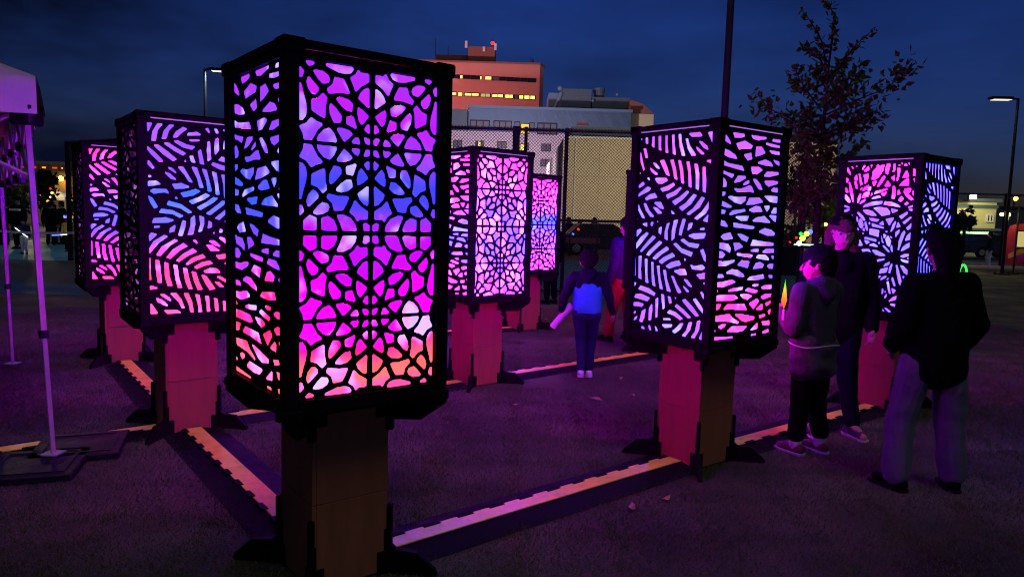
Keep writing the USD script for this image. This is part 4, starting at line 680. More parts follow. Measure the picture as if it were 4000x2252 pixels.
# ------------------------------------------------------------------ people
def sph(p, r, n=14, sc=None):
    s = m3.Manifold.sphere(r, n)
    if sc is not None: s = s.scale(sc)
    return s.translate([float(v) for v in p])
def chain(pts, n=14):
    out = []
    for (a, ra), (b, rb) in zip(pts[:-1], pts[1:]): out.append(m3.Manifold.batch_hull([sph(a, ra, n), sph(b, rb, n)]))
    return out
def blend(parts, edge, it=8):
    m = m3.Manifold.batch_boolean(parts, m3.OpType.Add)
    if edge: m = m.refine_to_length(edge)
    t = man(m); t.merge_vertices()
    if it: trimesh.smoothing.filter_taubin(t, lamb=.5, nu=.53, iterations=it)
    return t
def v3(*a): return np.array(a, float)
def hand(w, d, nrm, s, curl=.5):
    """Palm, four fingers of unequal length and a thumb. w wrist, d direction of the hand, nrm palm normal."""
    d = d / np.linalg.norm(d); nrm = nrm - d * (nrm @ d); nrm /= np.linalg.norm(nrm); sd = np.cross(d, nrm); out = []
    pal = [sph(w + d * .012 * s, .024 * s, 10)] + [sph(w + d * .085 * s + sd * k * .03 * s, .0145 * s, 10) for k in (-1, 1)]
    out.append(m3.Manifold.batch_hull(pal))
    for k, ln in ((-1.05, .062), (-.35, .074), (.35, .07), (1.05, .056)):
        a = w + d * .085 * s + sd * k * .03 * s; e = d
        pts = [(a, .0105 * s)]
        for j in range(3):
            th = curl * (j + .4) * .8; e = d * math.cos(th) + nrm * math.sin(th); a = a + e * ln * s * (.42, .32, .26)[j]; pts.append((a, (.0095, .0088, .0078)[j] * s))
        out += chain(pts, 8)
    a = w + d * .03 * s - sd * .022 * s; b = a + (d * .5 - sd * .75 + nrm * .4) * .038 * s; c = b + (d * .85 - sd * .2 + nrm * .45) * .03 * s
    return out + chain([(a, .0125 * s), (b, .011 * s), (c, .009 * s)], 8)
def person(label, loc, rz, h, top='navy_cloth', legs='denim', shoe='black_cloth', hair='hair_dark', pose=None, edge=.03, child=False, hood=False, long_top=.0, loose=1.0, sock=None, group=None, hair_kind='short', sleeves='same', skin='skin'):
    t = thing('person', label, 'person', loc, rz, group)
    P = dict(hipL=v3(.05, 0, .505), hipR=v3(-.05, 0, .505), kneeL=v3(.055, .012, .275), kneeR=v3(-.055, .012, .275), ankL=v3(.058, -.01, .045), ankR=v3(-.058, -.01, .045),
             shL=v3(.112, 0, .80), shR=v3(-.112, 0, .80), elL=v3(.15, -.02, .63), elR=v3(-.15, -.02, .63), wrL=v3(.155, .03, .485), wrR=v3(-.155, .03, .485),
             chest=v3(0, .005, .74), belly=v3(0, .008, .60), neck=v3(0, -.005, .845), head=v3(0, .008, .928), toeL=v3(.068, .075, .018), toeR=v3(-.068, .075, .018), look=v3(0, 1, 0))
    if pose: P.update({k: v3(*v) for k, v in pose.items()})
    P = {k: (v * h if k != 'look' else v / np.linalg.norm(v)) for k, v in P.items()}
    hs = h; r = lambda v: v * h
    hr = .074 if child else .062; n = 12 if edge > .05 else 16
    look = P['look']; side = np.cross(look, [0, 0, 1.0]); side /= np.linalg.norm(side); upv = np.cross(side, look)
    hd = P['head']; R = hr * h
    head = [m3.Manifold.batch_hull([sph(hd + upv * R * .28 - look * R * .12, R * .95, n), sph(hd + look * R * .35 - upv * R * .45, R * .56, n), sph(hd + look * R * .32 - upv * R * .85, R * .34, n)])]
    head += [sph(hd + look * R * .98 - upv * R * .28, R * .14, 8, None), m3.Manifold.batch_hull([sph(hd + look * R * .9 + upv * R * .02, R * .07, 8), sph(hd + look * R * 1.03 - upv * R * .27, R * .12, 8)])]
    for s_ in (1, -1): head.append(m3.Manifold.batch_hull([sph(hd + side * s_ * R * .88 - upv * R * .0, R * .13, 8), sph(hd + side * s_ * R * .84 - upv * R * .3 , R * .1, 8), sph(hd + side * s_ * R * .92 - look * R * .12 + upv * R * .08, R * .1, 8)]))
    body = list(head)
    body += chain([(P['chest'] + v3(0, -.005, .05) * h, r(.045)), (P['neck'], r(.034)), (hd - upv * R * .5 - look * R * .1, r(.034))], n)
    body += [m3.Manifold.batch_hull([sph(P['shL'] * .82 + P['shR'] * .18, r(.042), n), sph(P['shR'] * .82 + P['shL'] * .18, r(.042), n), sph(P['belly'], r(.07), n)]),
             m3.Manifold.batch_hull([sph(P['belly'], r(.07), n), sph(P['hipL'], r(.058), n), sph(P['hipR'], r(.058), n)])]
    for s_ in 'LR':
        body += chain([(P['sh' + s_], r(.036)), (P['el' + s_], r(.026)), (P['wr' + s_], r(.018))], n) + chain([(P['hip' + s_], r(.056)), (P['knee' + s_], r(.036)), (P['ank' + s_], r(.024)), (P['toe' + s_], r(.016))], n)
        d = P['wr' + s_] - P['el' + s_]
        if edge < .05: body += hand(P['wr' + s_], d, v3(-1 if s_ == 'L' else 1, .2, 0), h / 1.7, .7)
        else: body += chain([(P['wr' + s_], r(.018)), (P['wr' + s_] + d / np.linalg.norm(d) * r(.075), r(.014))], 8)
    obj('body', blend(body, edge * .5 if edge < .05 else edge, 6), skin, t, smooth=True)
    # clothes
    lw = loose
    tr = []
    for s_ in 'LR':
        tr += chain([(P['hip' + s_], r(.064)), (P['knee' + s_], r(.043 + .012 * (lw - 1) * 2)), (P['ank' + s_] + v3(0, 0, .05 if sock else .018) * h, r(.033 + .035 * (lw - 1)))], n)
    tr.append(m3.Manifold.batch_hull([sph(P['hipL'], r(.066), n), sph(P['hipR'], r(.066), n), sph(P['belly'] * .7 + (P['hipL'] + P['hipR']) * .15, r(.07), n)]))
    obj('trousers', folds(blend(tr, edge, 5), .006 * h, 9 / h), legs, t, smooth=True)
    sw, lo = lw ** .5, long_top * h
    hem = (P['hipL'] + P['hipR']) / 2 + v3(0, 0, .02 * h - lo)
    jk = [m3.Manifold.batch_hull([sph(P['shL'] * .86 + P['shR'] * .14, r(.05), n), sph(P['shR'] * .86 + P['shL'] * .14, r(.05), n), sph(P['belly'] + v3(.025, 0, 0) * h, r(.078 * sw), n), sph(P['belly'] - v3(.025, 0, 0) * h, r(.078 * sw), n)]),
          m3.Manifold.batch_hull([sph(P['belly'] + v3(.028, 0, 0) * h, r(.078 * sw), n), sph(P['belly'] - v3(.028, 0, 0) * h, r(.078 * sw), n), sph(hem + v3(.042, 0, 0) * h, r(.066 * sw), n), sph(hem - v3(.042, 0, 0) * h, r(.066 * sw), n)])]
    if sleeves == 'same':
        for s_ in 'LR': jk += chain([(P['sh' + s_], r(.048)), (P['el' + s_], r(.037 * sw)), (P['wr' + s_] * .94 + P['el' + s_] * .06, r(.028 * sw))], n)
    jk += [m3.Manifold.batch_hull([sph(P['neck'] - v3(0, 0, .03) * h, r(.052), n), sph(P['chest'] + v3(0, 0, .04) * h, r(.07), n)])]
    if hood: jk += [m3.Manifold.batch_hull([sph(P['neck'] + v3(.035, -.03, -.005) * h, r(.036), n), sph(P['neck'] + v3(-.035, -.03, -.005) * h, r(.036), n), sph(P['neck'] + v3(0, -.055, -.06) * h, r(.034), n)]), m3.Manifold.batch_hull([sph(P['neck'] + v3(.05, .02, -.01) * h, r(.022), n), sph(P['neck'] + v3(.04, -.035, 0) * h, r(.03), n)]), m3.Manifold.batch_hull([sph(P['neck'] + v3(-.05, .02, -.01) * h, r(.022), n), sph(P['neck'] + v3(-.04, -.035, 0) * h, r(.03), n)])]
    obj('jacket', folds(blend(jk, edge, 5), .007 * h, 8 / h), top, t, smooth=True)
    if sleeves != 'same':
        for s_ in 'LR': obj('sleeve', folds(blend(chain([(P['sh' + s_] + v3(0, 0, -.004) * h, r(.047)), (P['el' + s_], r(.037)), (P['wr' + s_] * .94 + P['el' + s_] * .06, r(.028))], n), edge, 5), .006 * h, 9 / h), sleeves, t, smooth=True)
    for s_ in 'LR':
        a, b = P['ank' + s_], P['toe' + s_]; f = (b - a) * v3(1, 1, 0); f /= np.linalg.norm(f); zz = a[2] - .045 * h
        c0 = v3(a[0], a[1], zz)
        sh_ = [m3.Manifold.batch_hull([sph(c0 - f * .028 * h + v3(0, 0, .026) * h, r(.025), n), sph(c0 + v3(0, 0, .04) * h, r(.026), n), sph(c0 + f * .085 * h + v3(0, 0, .02) * h, r(.018), n)])]
        so = m3.Manifold.batch_hull([m3.Manifold.cylinder(r(.009), r(.029), r(.029), n).translate(list(map(float, c0 - f * .026 * h))), m3.Manifold.cylinder(r(.009), r(.027), r(.027), n).translate(list(map(float, c0 + f * .088 * h)))])
        s_o = obj('shoe', blend(sh_, edge * .5, 3), shoe, t, smooth=True); obj('sole', man(so), 'white_cloth' if shoe != 'black_cloth' else 'rubber', s_o)
        if sock: obj('sock', blend(chain([(a + v3(0, 0, .0) * h, r(.031)), (a + v3(0, -.002, .05) * h, r(.03))], n), edge * .5, 2), sock, t, smooth=True)
    # hair: a cap over crown and nape that leaves the face free
    hc = [m3.Manifold.batch_hull([sph(hd + upv * R * .36 - look * R * .2, R * 1.03, n), sph(hd + upv * R * .55 + look * R * .12, R * .82, n)]), m3.Manifold.batch_hull([sph(hd - look * R * .42 + upv * R * .1, R * .82, n), sph(hd - look * R * .5 - upv * R * .55, R * .5, n)])]
    if hair_kind == 'curly':
        g = np.random.default_rng(int(h * 1000))
        for k in range(46):
            u_ = g.normal(size=3); u_ /= np.linalg.norm(u_); q = side * u_[0] * 1.05 + look * (u_[1] * .9 - .25) + upv * (u_[2] * 1.0 + .15)
            if (q @ look) > .35 and (q @ upv) < .55: continue
            hc.append(sph(hd + q * R * 1.05, R * g.uniform(.2, .38), 10))
    if hair_kind == 'long': 
        for s_ in (1, -1): hc.append(m3.Manifold.batch_hull([sph(hd + side * s_ * R * .72 - look * R * .25, R * .5, n), sph(hd + side * s_ * R * .8 - look * R * .1 - upv * R * 1.1, R * .38, n)]))
    if hair_kind == 'buns':
        for s_ in (1, -1): hc.append(sph(hd + side * s_ * R * .62 + upv * R * 1.25 - look * R * .2, R * .34, n))
        hc.append(m3.Manifold.batch_hull([sph(hd - look * R * .5 - upv * R * .2, R * .8, n), sph(hd - look * R * .55 - upv * R * 1.3, R * .6, n)]))
    hm = blend(hc, edge * .5, 2); nz = meshkit.fbm(hm.vertices * 45 / h, 3) - .5; hm.vertices = hm.vertices + hm.vertex_normals * nz[:, None] * .012 * h
    obj('hair', hm, hair, t, smooth=True)
    if edge < .05:
        for s_ in (1, -1): obj('eye', moved(trimesh.creation.icosphere(2, R * .085), hd + look * R * .83 + side * s_ * R * .34 + upv * R * .02), 'eye_dark', t)
        for s_ in (1, -1): obj('eyebrow', man(m3.Manifold.batch_hull([sph(hd + look * R * .86 + side * s_ * R * .2 + upv * R * .2, R * .028, 8), sph(hd + look * R * .76 + side * s_ * R * .5 + upv * R * .2, R * .022, 8)])), 'hair_dark', t)
        obj('mouth', man(m3.Manifold.batch_hull([sph(hd + look * R * .86 + side * k * R * .2 - upv * R * .62, R * .06, 8) for k in (-1, 1)])), 'lips', t)
    return t, P, R, (look, side, upv)
def folds(m, amp, fr):
    p = m.vertices * [fr, fr, fr * 1.8]; n = meshkit.fbm(p, 3) - .5
    m.vertices = m.vertices + m.vertex_normals * n[:, None] * amp * 3.4; return m
mat('eye_dark', (.02, .015, .015), .2); mat('lips', (.34, .10, .10), .4); mat('skin_fair', (.34, .20, .16), .6, .06, 20, spec=.2)
def local(t_loc, rz, p):
    a = math.radians(rz); return v3(t_loc[0] + p[0] * math.cos(a) - p[1] * math.sin(a), t_loc[1] + p[0] * math.sin(a) + p[1] * math.cos(a), p[2])

# child in the blue vest, walking away
loc = ground(2283, 1470); h = 1.24
t, P, R, fr = person('child in navy hooded jacket with bright blue back panel, walking away', (loc[0], loc[1], 0), -4, h, 'navy_cloth', 'denim', 'white_cloth', edge=.03, child=True, hood=True,
    pose=dict(kneeL=(.04, .06, .285), ankL=(.035, .0, .05), kneeR=(-.04, .02, .28), ankR=(-.035, -.12, .075), toeL=(.04, .085, .02), toeR=(-.035, -.05, .022), elL=(.175, -.04, .64), wrL=(.205, .02, .52), elR=(-.185, -.03, .65), wrR=(-.205, .02, .53)))
vest = [m3.Manifold.batch_hull([sph(v3(sx * .062, .004, .715) * h, .062 * h, 16) for sx in (1, -1)] + [sph(v3(sx * .034, .006, .555) * h, .0825 * h, 16) for sx in (1, -1)] + [sph(v3(0, -.008, .72) * h, .07 * h, 16)])]
vm = vest[0].trim_by_plane([0, 0, 1.0], .52 * h).trim_by_plane([0, 0, -1.0], -.76 * h)
vm = man(vm.refine_to_length(.02)); vm.merge_vertices(); obj('vest_panel', folds(vm, .003, 7), 'blue_cloth', t, smooth=40)
w = local(loc, -4, P['wrR']); 
tt = thing('paper_tube', 'pale rolled paper tube carried in the left hand of the child in blue', 'paper tube', w + v3(-.02, .02, -.10))
tm = extr(Polygon([(math.cos(a) * .035, math.sin(a) * .035) for a in np.linspace(0, 6.283, 25)[:-1]], [[(math.cos(a) * .03, math.sin(a) * .03) for a in np.linspace(0, 6.283, 25)[:-1]]]), .30); tm.apply_translation([0, 0, -.10])
tm.apply_transform(trimesh.transformations.rotation_matrix(math.radians(38), [.25, 1, 0])); obj('rolled_sheet', tm, 'white_cloth', tt, smooth=40)

# figure in purple half behind the lantern with the pole
loc = ground(2432, 1330); t, P, R, fr = person('person in purple jacket and orange trousers half behind the leaf and pebble lantern', (loc[0], loc[1], 0), 35, 1.6, 'purple_cloth', 'orange_cloth', edge=.04, loose=1.2, pose=dict(kneeR=(-.10, .03, .28), ankR=(-.15, .02, .05), toeR=(-.16, .1, .02)))

# boy in grey hoodie
loc = v3(2.07, 4.86, 0); h = 1.40; rzb = 28
t, P, R, fr = person('boy in a grey hoodie and black trousers, seen from behind beside the pebble screen', loc, rzb, h, 'grey_fleece', 'black_cloth', 'maroon_shoe', edge=.024, child=True, hood=True, long_top=.0, loose=1.22, sock='white_cloth',
    pose=dict(look=(-.62, .8, -.06), elR=(-.15, .0, .62), wrR=(-.165, .07, .70), elL=(.148, .03, .63), wrL=(.10, .10, .575), ankL=(.075, -.01, .045), ankR=(-.062, .02, .045), toeL=(.075, .072, .02), toeR=(-.07, .10, .02)))
tl = m3.Manifold.batch_hull([sph(v3(sx * .055, .0, .555) * h, .076 * h, 16) for sx in (1, -1)] + [sph(v3(sx * .064, -.005, .43) * h, .068 * h, 16) for sx in (1, -1)])
tm = man(tl.refine_to_length(.02)); tm.merge_vertices(); obj('shirt_tail', folds(tm, .012, 9), 'flannel', t, smooth=True)
obj('hem_cord', tube([v3(math.cos(a) * .137, math.sin(a) * .098, .545 + .006 * math.sin(3 * a)) * h for a in np.linspace(0, 2 * math.pi, 40)], .0045, 6), 'white_cloth', t)
w = local(loc, rzb, P['wrR'])
tt = thing('glow_wand', 'kite-shaped glowing toy, green above and orange below, held by the boy in grey', 'glow toy', at(3064, 1160, 4.74), rzb)
o8 = v3(0, 0, .1); kv = [(0, 0, .12), (.028, 0, -.02), (0, .02, -.02), (-.028, 0, -.02), (0, -.02, -.02), (0, 0, -.085)]
obj('glowing_body', trimesh.Trimesh(kv, [[0, 1, 2], [0, 2, 3], [0, 3, 4], [0, 4, 1], [5, 2, 1], [5, 3, 2], [5, 4, 3], [5, 1, 4]], process=False), 'glow_wand', tt)
obj('handle', tube([(0, 0, -.085), (0, 0, -.15)], .008, 8), 'white_cloth', tt)

# woman facing the camera
loc = v3(2.46, 5.42, 0); h = 1.63
t, P, R, fr = person('woman with light curly hair in dark clothes facing the camera before the flower-petal screen', loc, 172, h, 'black_cloth', 'navy_cloth', 'flannel', 'hair_blond', edge=.028, hair_kind='long', loose=1.1, skin='skin_fair', long_top=.05,
    pose=dict(look=(.05, 1, -.02), head=(.0, .012, .925), kneeL=(.07, .03, .28), ankL=(.10, .06, .045), toeL=(.10, .16, .018), kneeR=(-.06, .02, .28), ankR=(-.085, .06, .045), toeR=(-.11, .15, .018), elR=(-.155, -.01, .63), wrR=(-.14, .06, .50), elL=(.155, .0, .63), wrL=(.13, .08, .50)))
hd_ = P['head']; bn = m3.Manifold.batch_hull([sph(hd_ + v3(0, -.2 * R, .36 * R), R * 1.14, 16), sph(hd_ + v3(0, -.1 * R, .6 * R), R * .98, 16)]).trim_by_plane([0, .22, 1.0], float(hd_[2] + .42 * R)); bm = man(bn.refine_to_length(.02)); bm.merge_vertices(); obj('beanie', folds(bm, .002, 12), 'black_cloth', t, smooth=50)
hb = thing('glow_headband', 'glowing green, white and blue light band sticking up behind the boy in grey', 'glow toy', local(v3(2.07, 4.86, 0), rzb, v3(-.055, .02, 1.43)) + v3(-.03, .03, -.01))
obj('band', tube([(math.cos(a) * .075, math.sin(a) * .075, .01) for a in np.linspace(.3, 2.8, 14)], .006, 6), 'glow_white', hb)
for x, y, z, r, c in ((-.05, 0, .02, .018, 'glow_white'), (-.03, 0, .055, .02, 'glow_yellowgreen'), (-.005, 0, .085, .018, 'glow_yellowgreen'), (-.04, .01, .085, .012, 'glow_green'), (.02, 0, .10, .016, 'glow_blue')): obj('light_bead', moved(trimesh.creation.icosphere(2, r), (x, y, z)), c, hb)

# dark figure at the right, back to the camera
loc = v3(2.53, 4.24, 0); h = 1.55
t, P, R, fr = person('person in long black jacket and pale wide trousers, back to the camera at far right', loc, 8, h, 'black_cloth', 'pale_trousers', 'black_cloth', edge=.028, hair_kind='buns', loose=1.5, long_top=.05,
    pose=dict(hipL=(.065, 0, .505), hipR=(-.065, 0, .505), kneeL=(.085, .0, .275), kneeR=(-.10, .03, .275), ankL=(.10, -.02, .045), ankR=(-.125, .0, .045), toeL=(.13, .06, .018), toeR=(-.15, .085, .018), elL=(.16, -.01, .64), wrL=(.14, .07, .53), elR=(-.16, -.01, .64), wrR=(-.125, .08, .55), shL=(.108, 0, .795), shR=(-.108, 0, .795), look=(.1, 1, -.1)))
gl = thing('glow_necklace', 'looped glow stick, green above and red below, at the neck of the person in black', 'glow toy', local(loc, 8, v3(.16, .03, 1.27)))
def loop(a0, a1): return [v3(.026 * math.sin(a), 0, .085 * math.cos(a) * (1 if math.cos(a) > 0 else 1.0)) for a in np.linspace(a0, a1, 14)]
obj('upper_loop', tube(loop(-1.3, 1.3), .006, 6), 'glow_green', gl); obj('side_loop', tube(loop(1.35, 2.7), .006, 6), 'glow_white', gl); obj('side_loop', tube(loop(-2.7, -1.35), .006, 6), 'glow_white', gl)
obj('lower_loop', tube([v3(-.002, 0, -.086), v3(-.028, 0, -.12), v3(-.035, 0, -.15), v3(-.022, 0, -.165), v3(-.012, 0, -.13), v3(.004, 0, -.088)], .006, 6), 'glow_red', gl)

mat('reflective', (.5, .75, .45), .4, .1)
# far people
def far(label, px, py_feet, rz, h, **k):
    g = ground(px, py_feet); kw = dict(edge=.07); kw.update(k); return g, person(label, (g[0], g[1], 0), rz, h, **kw)
g, (t, P, R, fr) = far('officer in dark uniform and cap with a pale reflective chest stripe, far left', 75, 972, 170, 1.82, top='navy_cloth', legs='black_cloth', loose=1.15)
obj('reflective_stripe', bx(-.2, .2, .05, .17, 1.33, 1.40, .01), 'reflective', t); obj('cap', [moved(trimesh.creation.cylinder(.12, .07), v3(0, 0, .075) + P['head']), bx(-.09, .09, .05, .2, P['head'][2] + .04, P['head'][2] + .055)], 'black_cloth', t)
g, (t, P, R, fr) = far('small child in white trousers holding a white glow stick on the teal court, far left', 96, 992, 190, 1.1, top='denim', legs='white_cloth', child=True, pose=dict(wrL=(.14, .14, .60), elL=(.15, .02, .62)))
s = thing('glow_stick', 'white glow stick slanting from the hand of the small child in white trousers', 'glow toy', (g[0], g[1] - .15, .66)); obj('glowing_rod', tube([(-.16, 0, .16), (.22, 0, -.12)], .018, 6), 'glow_white', s); obj('cap', tube([(-.2, 0, .19), (-.16, 0, .16)], .022, 6), 'white_cloth', s)
g, (t, P, R, fr) = far('child in a yellow top with glowing purple headgear on the teal court', 268, 982, 200, 1.15, top='yellow_cloth', legs='black_cloth', child=True)
hc = thing('glow_headband', 'glowing purple headgear on the child in the yellow top', 'glow toy', P['head'] * [0, 0, 1] + v3(g[0], g[1], .02)); obj('band', [tube([(math.cos(a) * .1, math.sin(a) * .1, .07) for a in np.linspace(0, 6.283, 16)], .022, 6)], 'glow_purple', hc)
for a in (0, 1.2, 2.4, 4, 5.2): obj('light_bead', moved(trimesh.creation.icosphere(1, .03), (.1 * math.cos(a), .1 * math.sin(a), .12)), 'glow_blue', hc)
s = thing('glow_stick', 'blue and white glow stick held out by the child in the yellow top', 'glow toy', (g[0] - .1, g[1] - .2, .57)); obj('glowing_rod', tube([(-.32, 0, -.02), (-.02, 0, .0)], .025, 6), 'glow_blue', s); obj('glowing_tip', tube([(-.018, 0, .0), (.3, 0, .03)], .025, 6), 'glow_white', s)
for px, py, rz, hh, lb, tp in [(200, 956, 20, 1.7, 'dark figure standing just left of the yellow-topped child, nearer the tent leg', 'black_cloth'), (214, 950, 150, 1.6, 'shorter dark figure in a crowd behind the barrier tape, behind the tent leg', 'navy_cloth'), (20, 956, 60, 1.65, 'dark figure between the two tent legs at the left edge', 'black_cloth'), (245, 954, 100, 1.72, 'dark figure behind the barrier tape next to the black end post', 'black_cloth')]:
    far(lb, px, py, rz, hh, top=tp, legs='black_cloth', loose=1.15)
for px, py, rz, hh, lb, tp in [(2218, 985, 30, 1.7, 'dark figure behind the fence right of the farthest lantern', 'black_cloth'), (2262, 978, 200, 1.62, 'dark figure with a red light behind the fence', 'navy_cloth'), (2318, 985, 10, 1.72, 'long-haired dark figure behind the fence above the child in blue', 'black_cloth'), (2120, 980, 100, 1.7, 'figure behind the fence, mostly hidden by the middle lanterns', 'denim')]:
    far(lb, px, py, rz, hh, top=tp, legs='black_cloth', hair_kind='long')
far('person by the fence whose dark legs show below the farthest lantern', 2148, 1186, 40, 1.6, top='black_cloth', legs='black_cloth')
for px, py, rz, hh, lb, tp in [(3098, 1020, 20, 1.65, 'dark figure with small red lights between the pebble screen and the boy in grey', 'black_cloth'), (3080, 1016, 140, 1.5, 'shorter figure in dark red beside the one with red lights', 'maroon_shoe')]:
    far(lb, px, py, rz, hh, top=tp, legs='black_cloth')
far('figure in light blue trousers crossing the grass near the far right kerb', 3858, 1048, 70, 1.55, top='denim', legs='light_jeans', loose=1.2)
mat_points = [('red dot of light among the people behind the fence', 2259, 895, 26, 'lit_red'), ('blue dot of light among the people behind the fence', 2238, 914, 26, 'glow_blue'), ('small red light on the people right of the pebble screen', 3111, 928, 24, 'lit_red'), ('second, fainter red light low between pebble screen and boy', 3086, 945, 24, 'glow_red')]
for lb, px, py, Y, m_ in mat_points:
    p = at(px, py, Y); t = thing('glow_badge', lb, 'glow toy', p); obj('light_bead', trimesh.creation.icosphere(2, .045), m_, t); obj('clip', bx(-.03, .03, .02, .06, -.05, .03), 'steel_black', t)

# barrier tape across the court
tp = thing('barrier_tape', 'white barrier tape stretched across the court at far left', 'barrier tape')
p, q = at(-60, 898, 20), at(300, 897, 20); xs = np.linspace(p[0], q[0], 24); obj('tape', trimesh.util.concatenate([bx(xs[i], xs[i + 1], 20 - .01, 20 + .01, p[2] - .03 - .04 * math.sin(math.pi * i / 23), p[2] + .03 - .04 * math.sin(math.pi * i / 23)) for i in range(23)]), 'white_cloth', tp)
for x in (p[0], q[0]): obj('tape_post', tube([(x, 20.05, 0), (x, 20.05, 1.0)], .025, 8), 'steel_black', tp)

# white event tents far left
def marquee(px, py, Y, w, label):
    a = at(px, py, Y); t = thing('event_tent', label, 'tent', (a[0], Y, 0))
    V_ = [(-w / 2, 0, 2.2), (w / 2, 0, 2.2), (w / 2, w, 2.2), (-w / 2, w, 2.2), (0, w / 2, a[2]), (-w / 2, 0, 1.95), (w / 2, 0, 1.95), (w / 2, w, 1.95), (-w / 2, w, 1.95)]
    obj('canopy', trimesh.Trimesh(V_, [[0, 1, 4], [1, 2, 4], [2, 3, 4], [3, 0, 4], [5, 6, 1], [5, 1, 0], [6, 7, 2], [6, 2, 1], [8, 5, 0], [8, 0, 3]], process=False), 'canopy', t)
    for x, y in ((-w / 2, 0), (w / 2, 0), (w / 2, w), (-w / 2, w)): obj('leg', tube([(x, y, 0), (x, y, 2.2)], .03, 6), 'white_steel', t)
x, y = c4(230, 985); marquee(x, y, 56, 2.6, 'white peaked event tent behind the officer at far left')
x, y = c4(330, 1015); marquee(x, y, 52, 2.2, 'smaller white event tent right of the peaked one')
for (px, py), lb in (((c4(330, 1000)), 'upper string of small red and gold lights on the dark tree at left'), ((c4(465, 1050)), 'string of small orange lights beside the black end post')):
    p = at(px, py, 38); t = thing('light_string', lb, 'string lights', p); r = random.Random(int(px)); prev = (0, 0, 0); pts = []
    for i in range(9): pts.append((r.uniform(-.18, .18), r.uniform(-.05, .05), -.22 * i))
    obj('cord', tube(pts, .012, 4), 'steel_black', t)
    for i, q in enumerate(pts): obj('bulb', moved(trimesh.creation.icosphere(1, .075 if i % 2 else .05), q), ['lit_red', 'lit_window', 'glow_white', 'lit_window_orange'][i % 4], t)
    obj('support_pole', tube([(0, .2, -p[2]), (0, .2, .1)], .04, 6), 'steel_black', t)
for lb, (px, py), Y in (('warm lamp on the low building above the light string at far left', c4(405, 934), 61.4), ('second warm lamp under the low building roof near the left edge', c4(12, 905), 61.4)):
    p = at(px, py, Y); t = thing('wall_lamp', lb, 'wall lamp', p); obj('bulb', trimesh.creation.icosphere(2, .22), 'lamp_orange', t); obj('bracket', bx(-.1, .1, .15, .6, -.05, .25), 'steel_black', t)
p = at(*c4(180, 960), 50); lamp_ball(p[0], 50, p[2] + 1.2, (1, .80, .42), 520, .2)

# ------------------------------------------------------------------ vegetation
def leaf_mesh(n_leaves, centres, dirs, size, r, droop=.4):
    c = np.asarray(centres); n = len(c); d = np.asarray(dirs) + r.normal(0, .5, (n, 3)); d[:, 2] -= droop * .4; d /= np.linalg.norm(d, axis=1, keepdims=True)
    s = np.cross(d, r.normal(0, 1, (n, 3))); s /= np.linalg.norm(s, axis=1, keepdims=True) + 1e-9; nn = np.cross(d, s)
    L = size * r.uniform(.65, 1.2, n)[:, None]; w = L * .3
    v = np.stack([c, c + d * L * .35 + s * w - nn * L * .06, c + d * L - nn * L * .12, c + d * L * .35 - s * w - nn * L * .06, c + d * L * .5 + nn * L * .03], 1).reshape(-1, 3)
    f = np.array([[0, 1, 4], [1, 2, 4], [2, 3, 4], [3, 0, 4]]); return trimesh.Trimesh(v, (np.arange(n)[:, None, None] * 5 + f).reshape(-1, 3), process=False)
TRY = 9.6
tr = thing('young_tree', 'young leafy tree with upright shoots against the night sky, behind the women at right', 'tree')
r = np.random.default_rng(11)
def tp6(pts, dy=0): return np.array([at(*c6b(x, y), TRY + dy * (i / max(len(pts) - 1, 1))) for i, (x, y) in enumerate(pts)])
def dense(p, n):
    p = np.asarray(p); t = np.linspace(0, len(p) - 1, n); i = np.minimum(t.astype(int), len(p) - 2); f = (t - i)[:, None]; return p[i] * (1 - f) + p[i + 1] * f
lead = tp6([(628, 1400), (640, 1180), (660, 900), (690, 600), (706, 400), (738, 100), (702, 10)])
lead = np.vstack([[lead[0][0] - .02, TRY, 0], lead])
obj('trunk', tube(dense(lead[:5], 16), np.linspace(.055, .018, 16), 10), 'bark', tr); obj('leader', tube(dense(lead[4:], 12), np.linspace(.016, .004, 12), 6), 'bark', tr)
br = [([(690, 420), (665, 270), (600, 150), (528, 55)], .2, 22), ([(706, 400), (735, 200), (738, 100), (700, 10)], 0, 26), ([(740, 480), (800, 385), (865, 290), (980, 190)], -.3, 17), ([(690, 720), (800, 670), (900, 620), (1080, 555), (1140, 480), (1230, 400)], -.5, 60), ([(660, 700), (560, 560), (520, 500), (495, 425)], .4, 34), ([(640, 820), (560, 790), (470, 750), (340, 690), (240, 640)], .3, 55),
      ([(700, 480), (640, 340), (545, 290)], .2, 24), ([(690, 650), (800, 560), (870, 500), (900, 435)], .4, 44), ([(680, 850), (850, 760), (920, 720), (1000, 745)], -.2, 48), ([(660, 1050), (780, 1000), (860, 940), (940, 895)], .5, 24), ([(660, 900), (800, 810), (880, 790)], .2, 40), ([(650, 1000), (540, 930), (500, 900)], -.3, 50), ([(645, 1150), (560, 1200), (510, 1260)], .3, 50), ([(640, 1250), (720, 1180), (760, 1120)], -.3, 40),
      ([(650, 940), (600, 800), (590, 700)], .3, 46), ([(690, 700), (740, 600), (760, 500)], -.4, 46), ([(690, 560), (640, 480), (615, 440)], .3, 30), ([(700, 500), (760, 420), (800, 380)], .1, 24), ([(650, 1080), (700, 1000), (730, 930)], .5, 44), ([(640, 1320), (560, 1310), (520, 1350)], .1, 34), ([(640, 1120), (590, 1050), (570, 1010)], -.4, 44)]
LC, LD = [], []
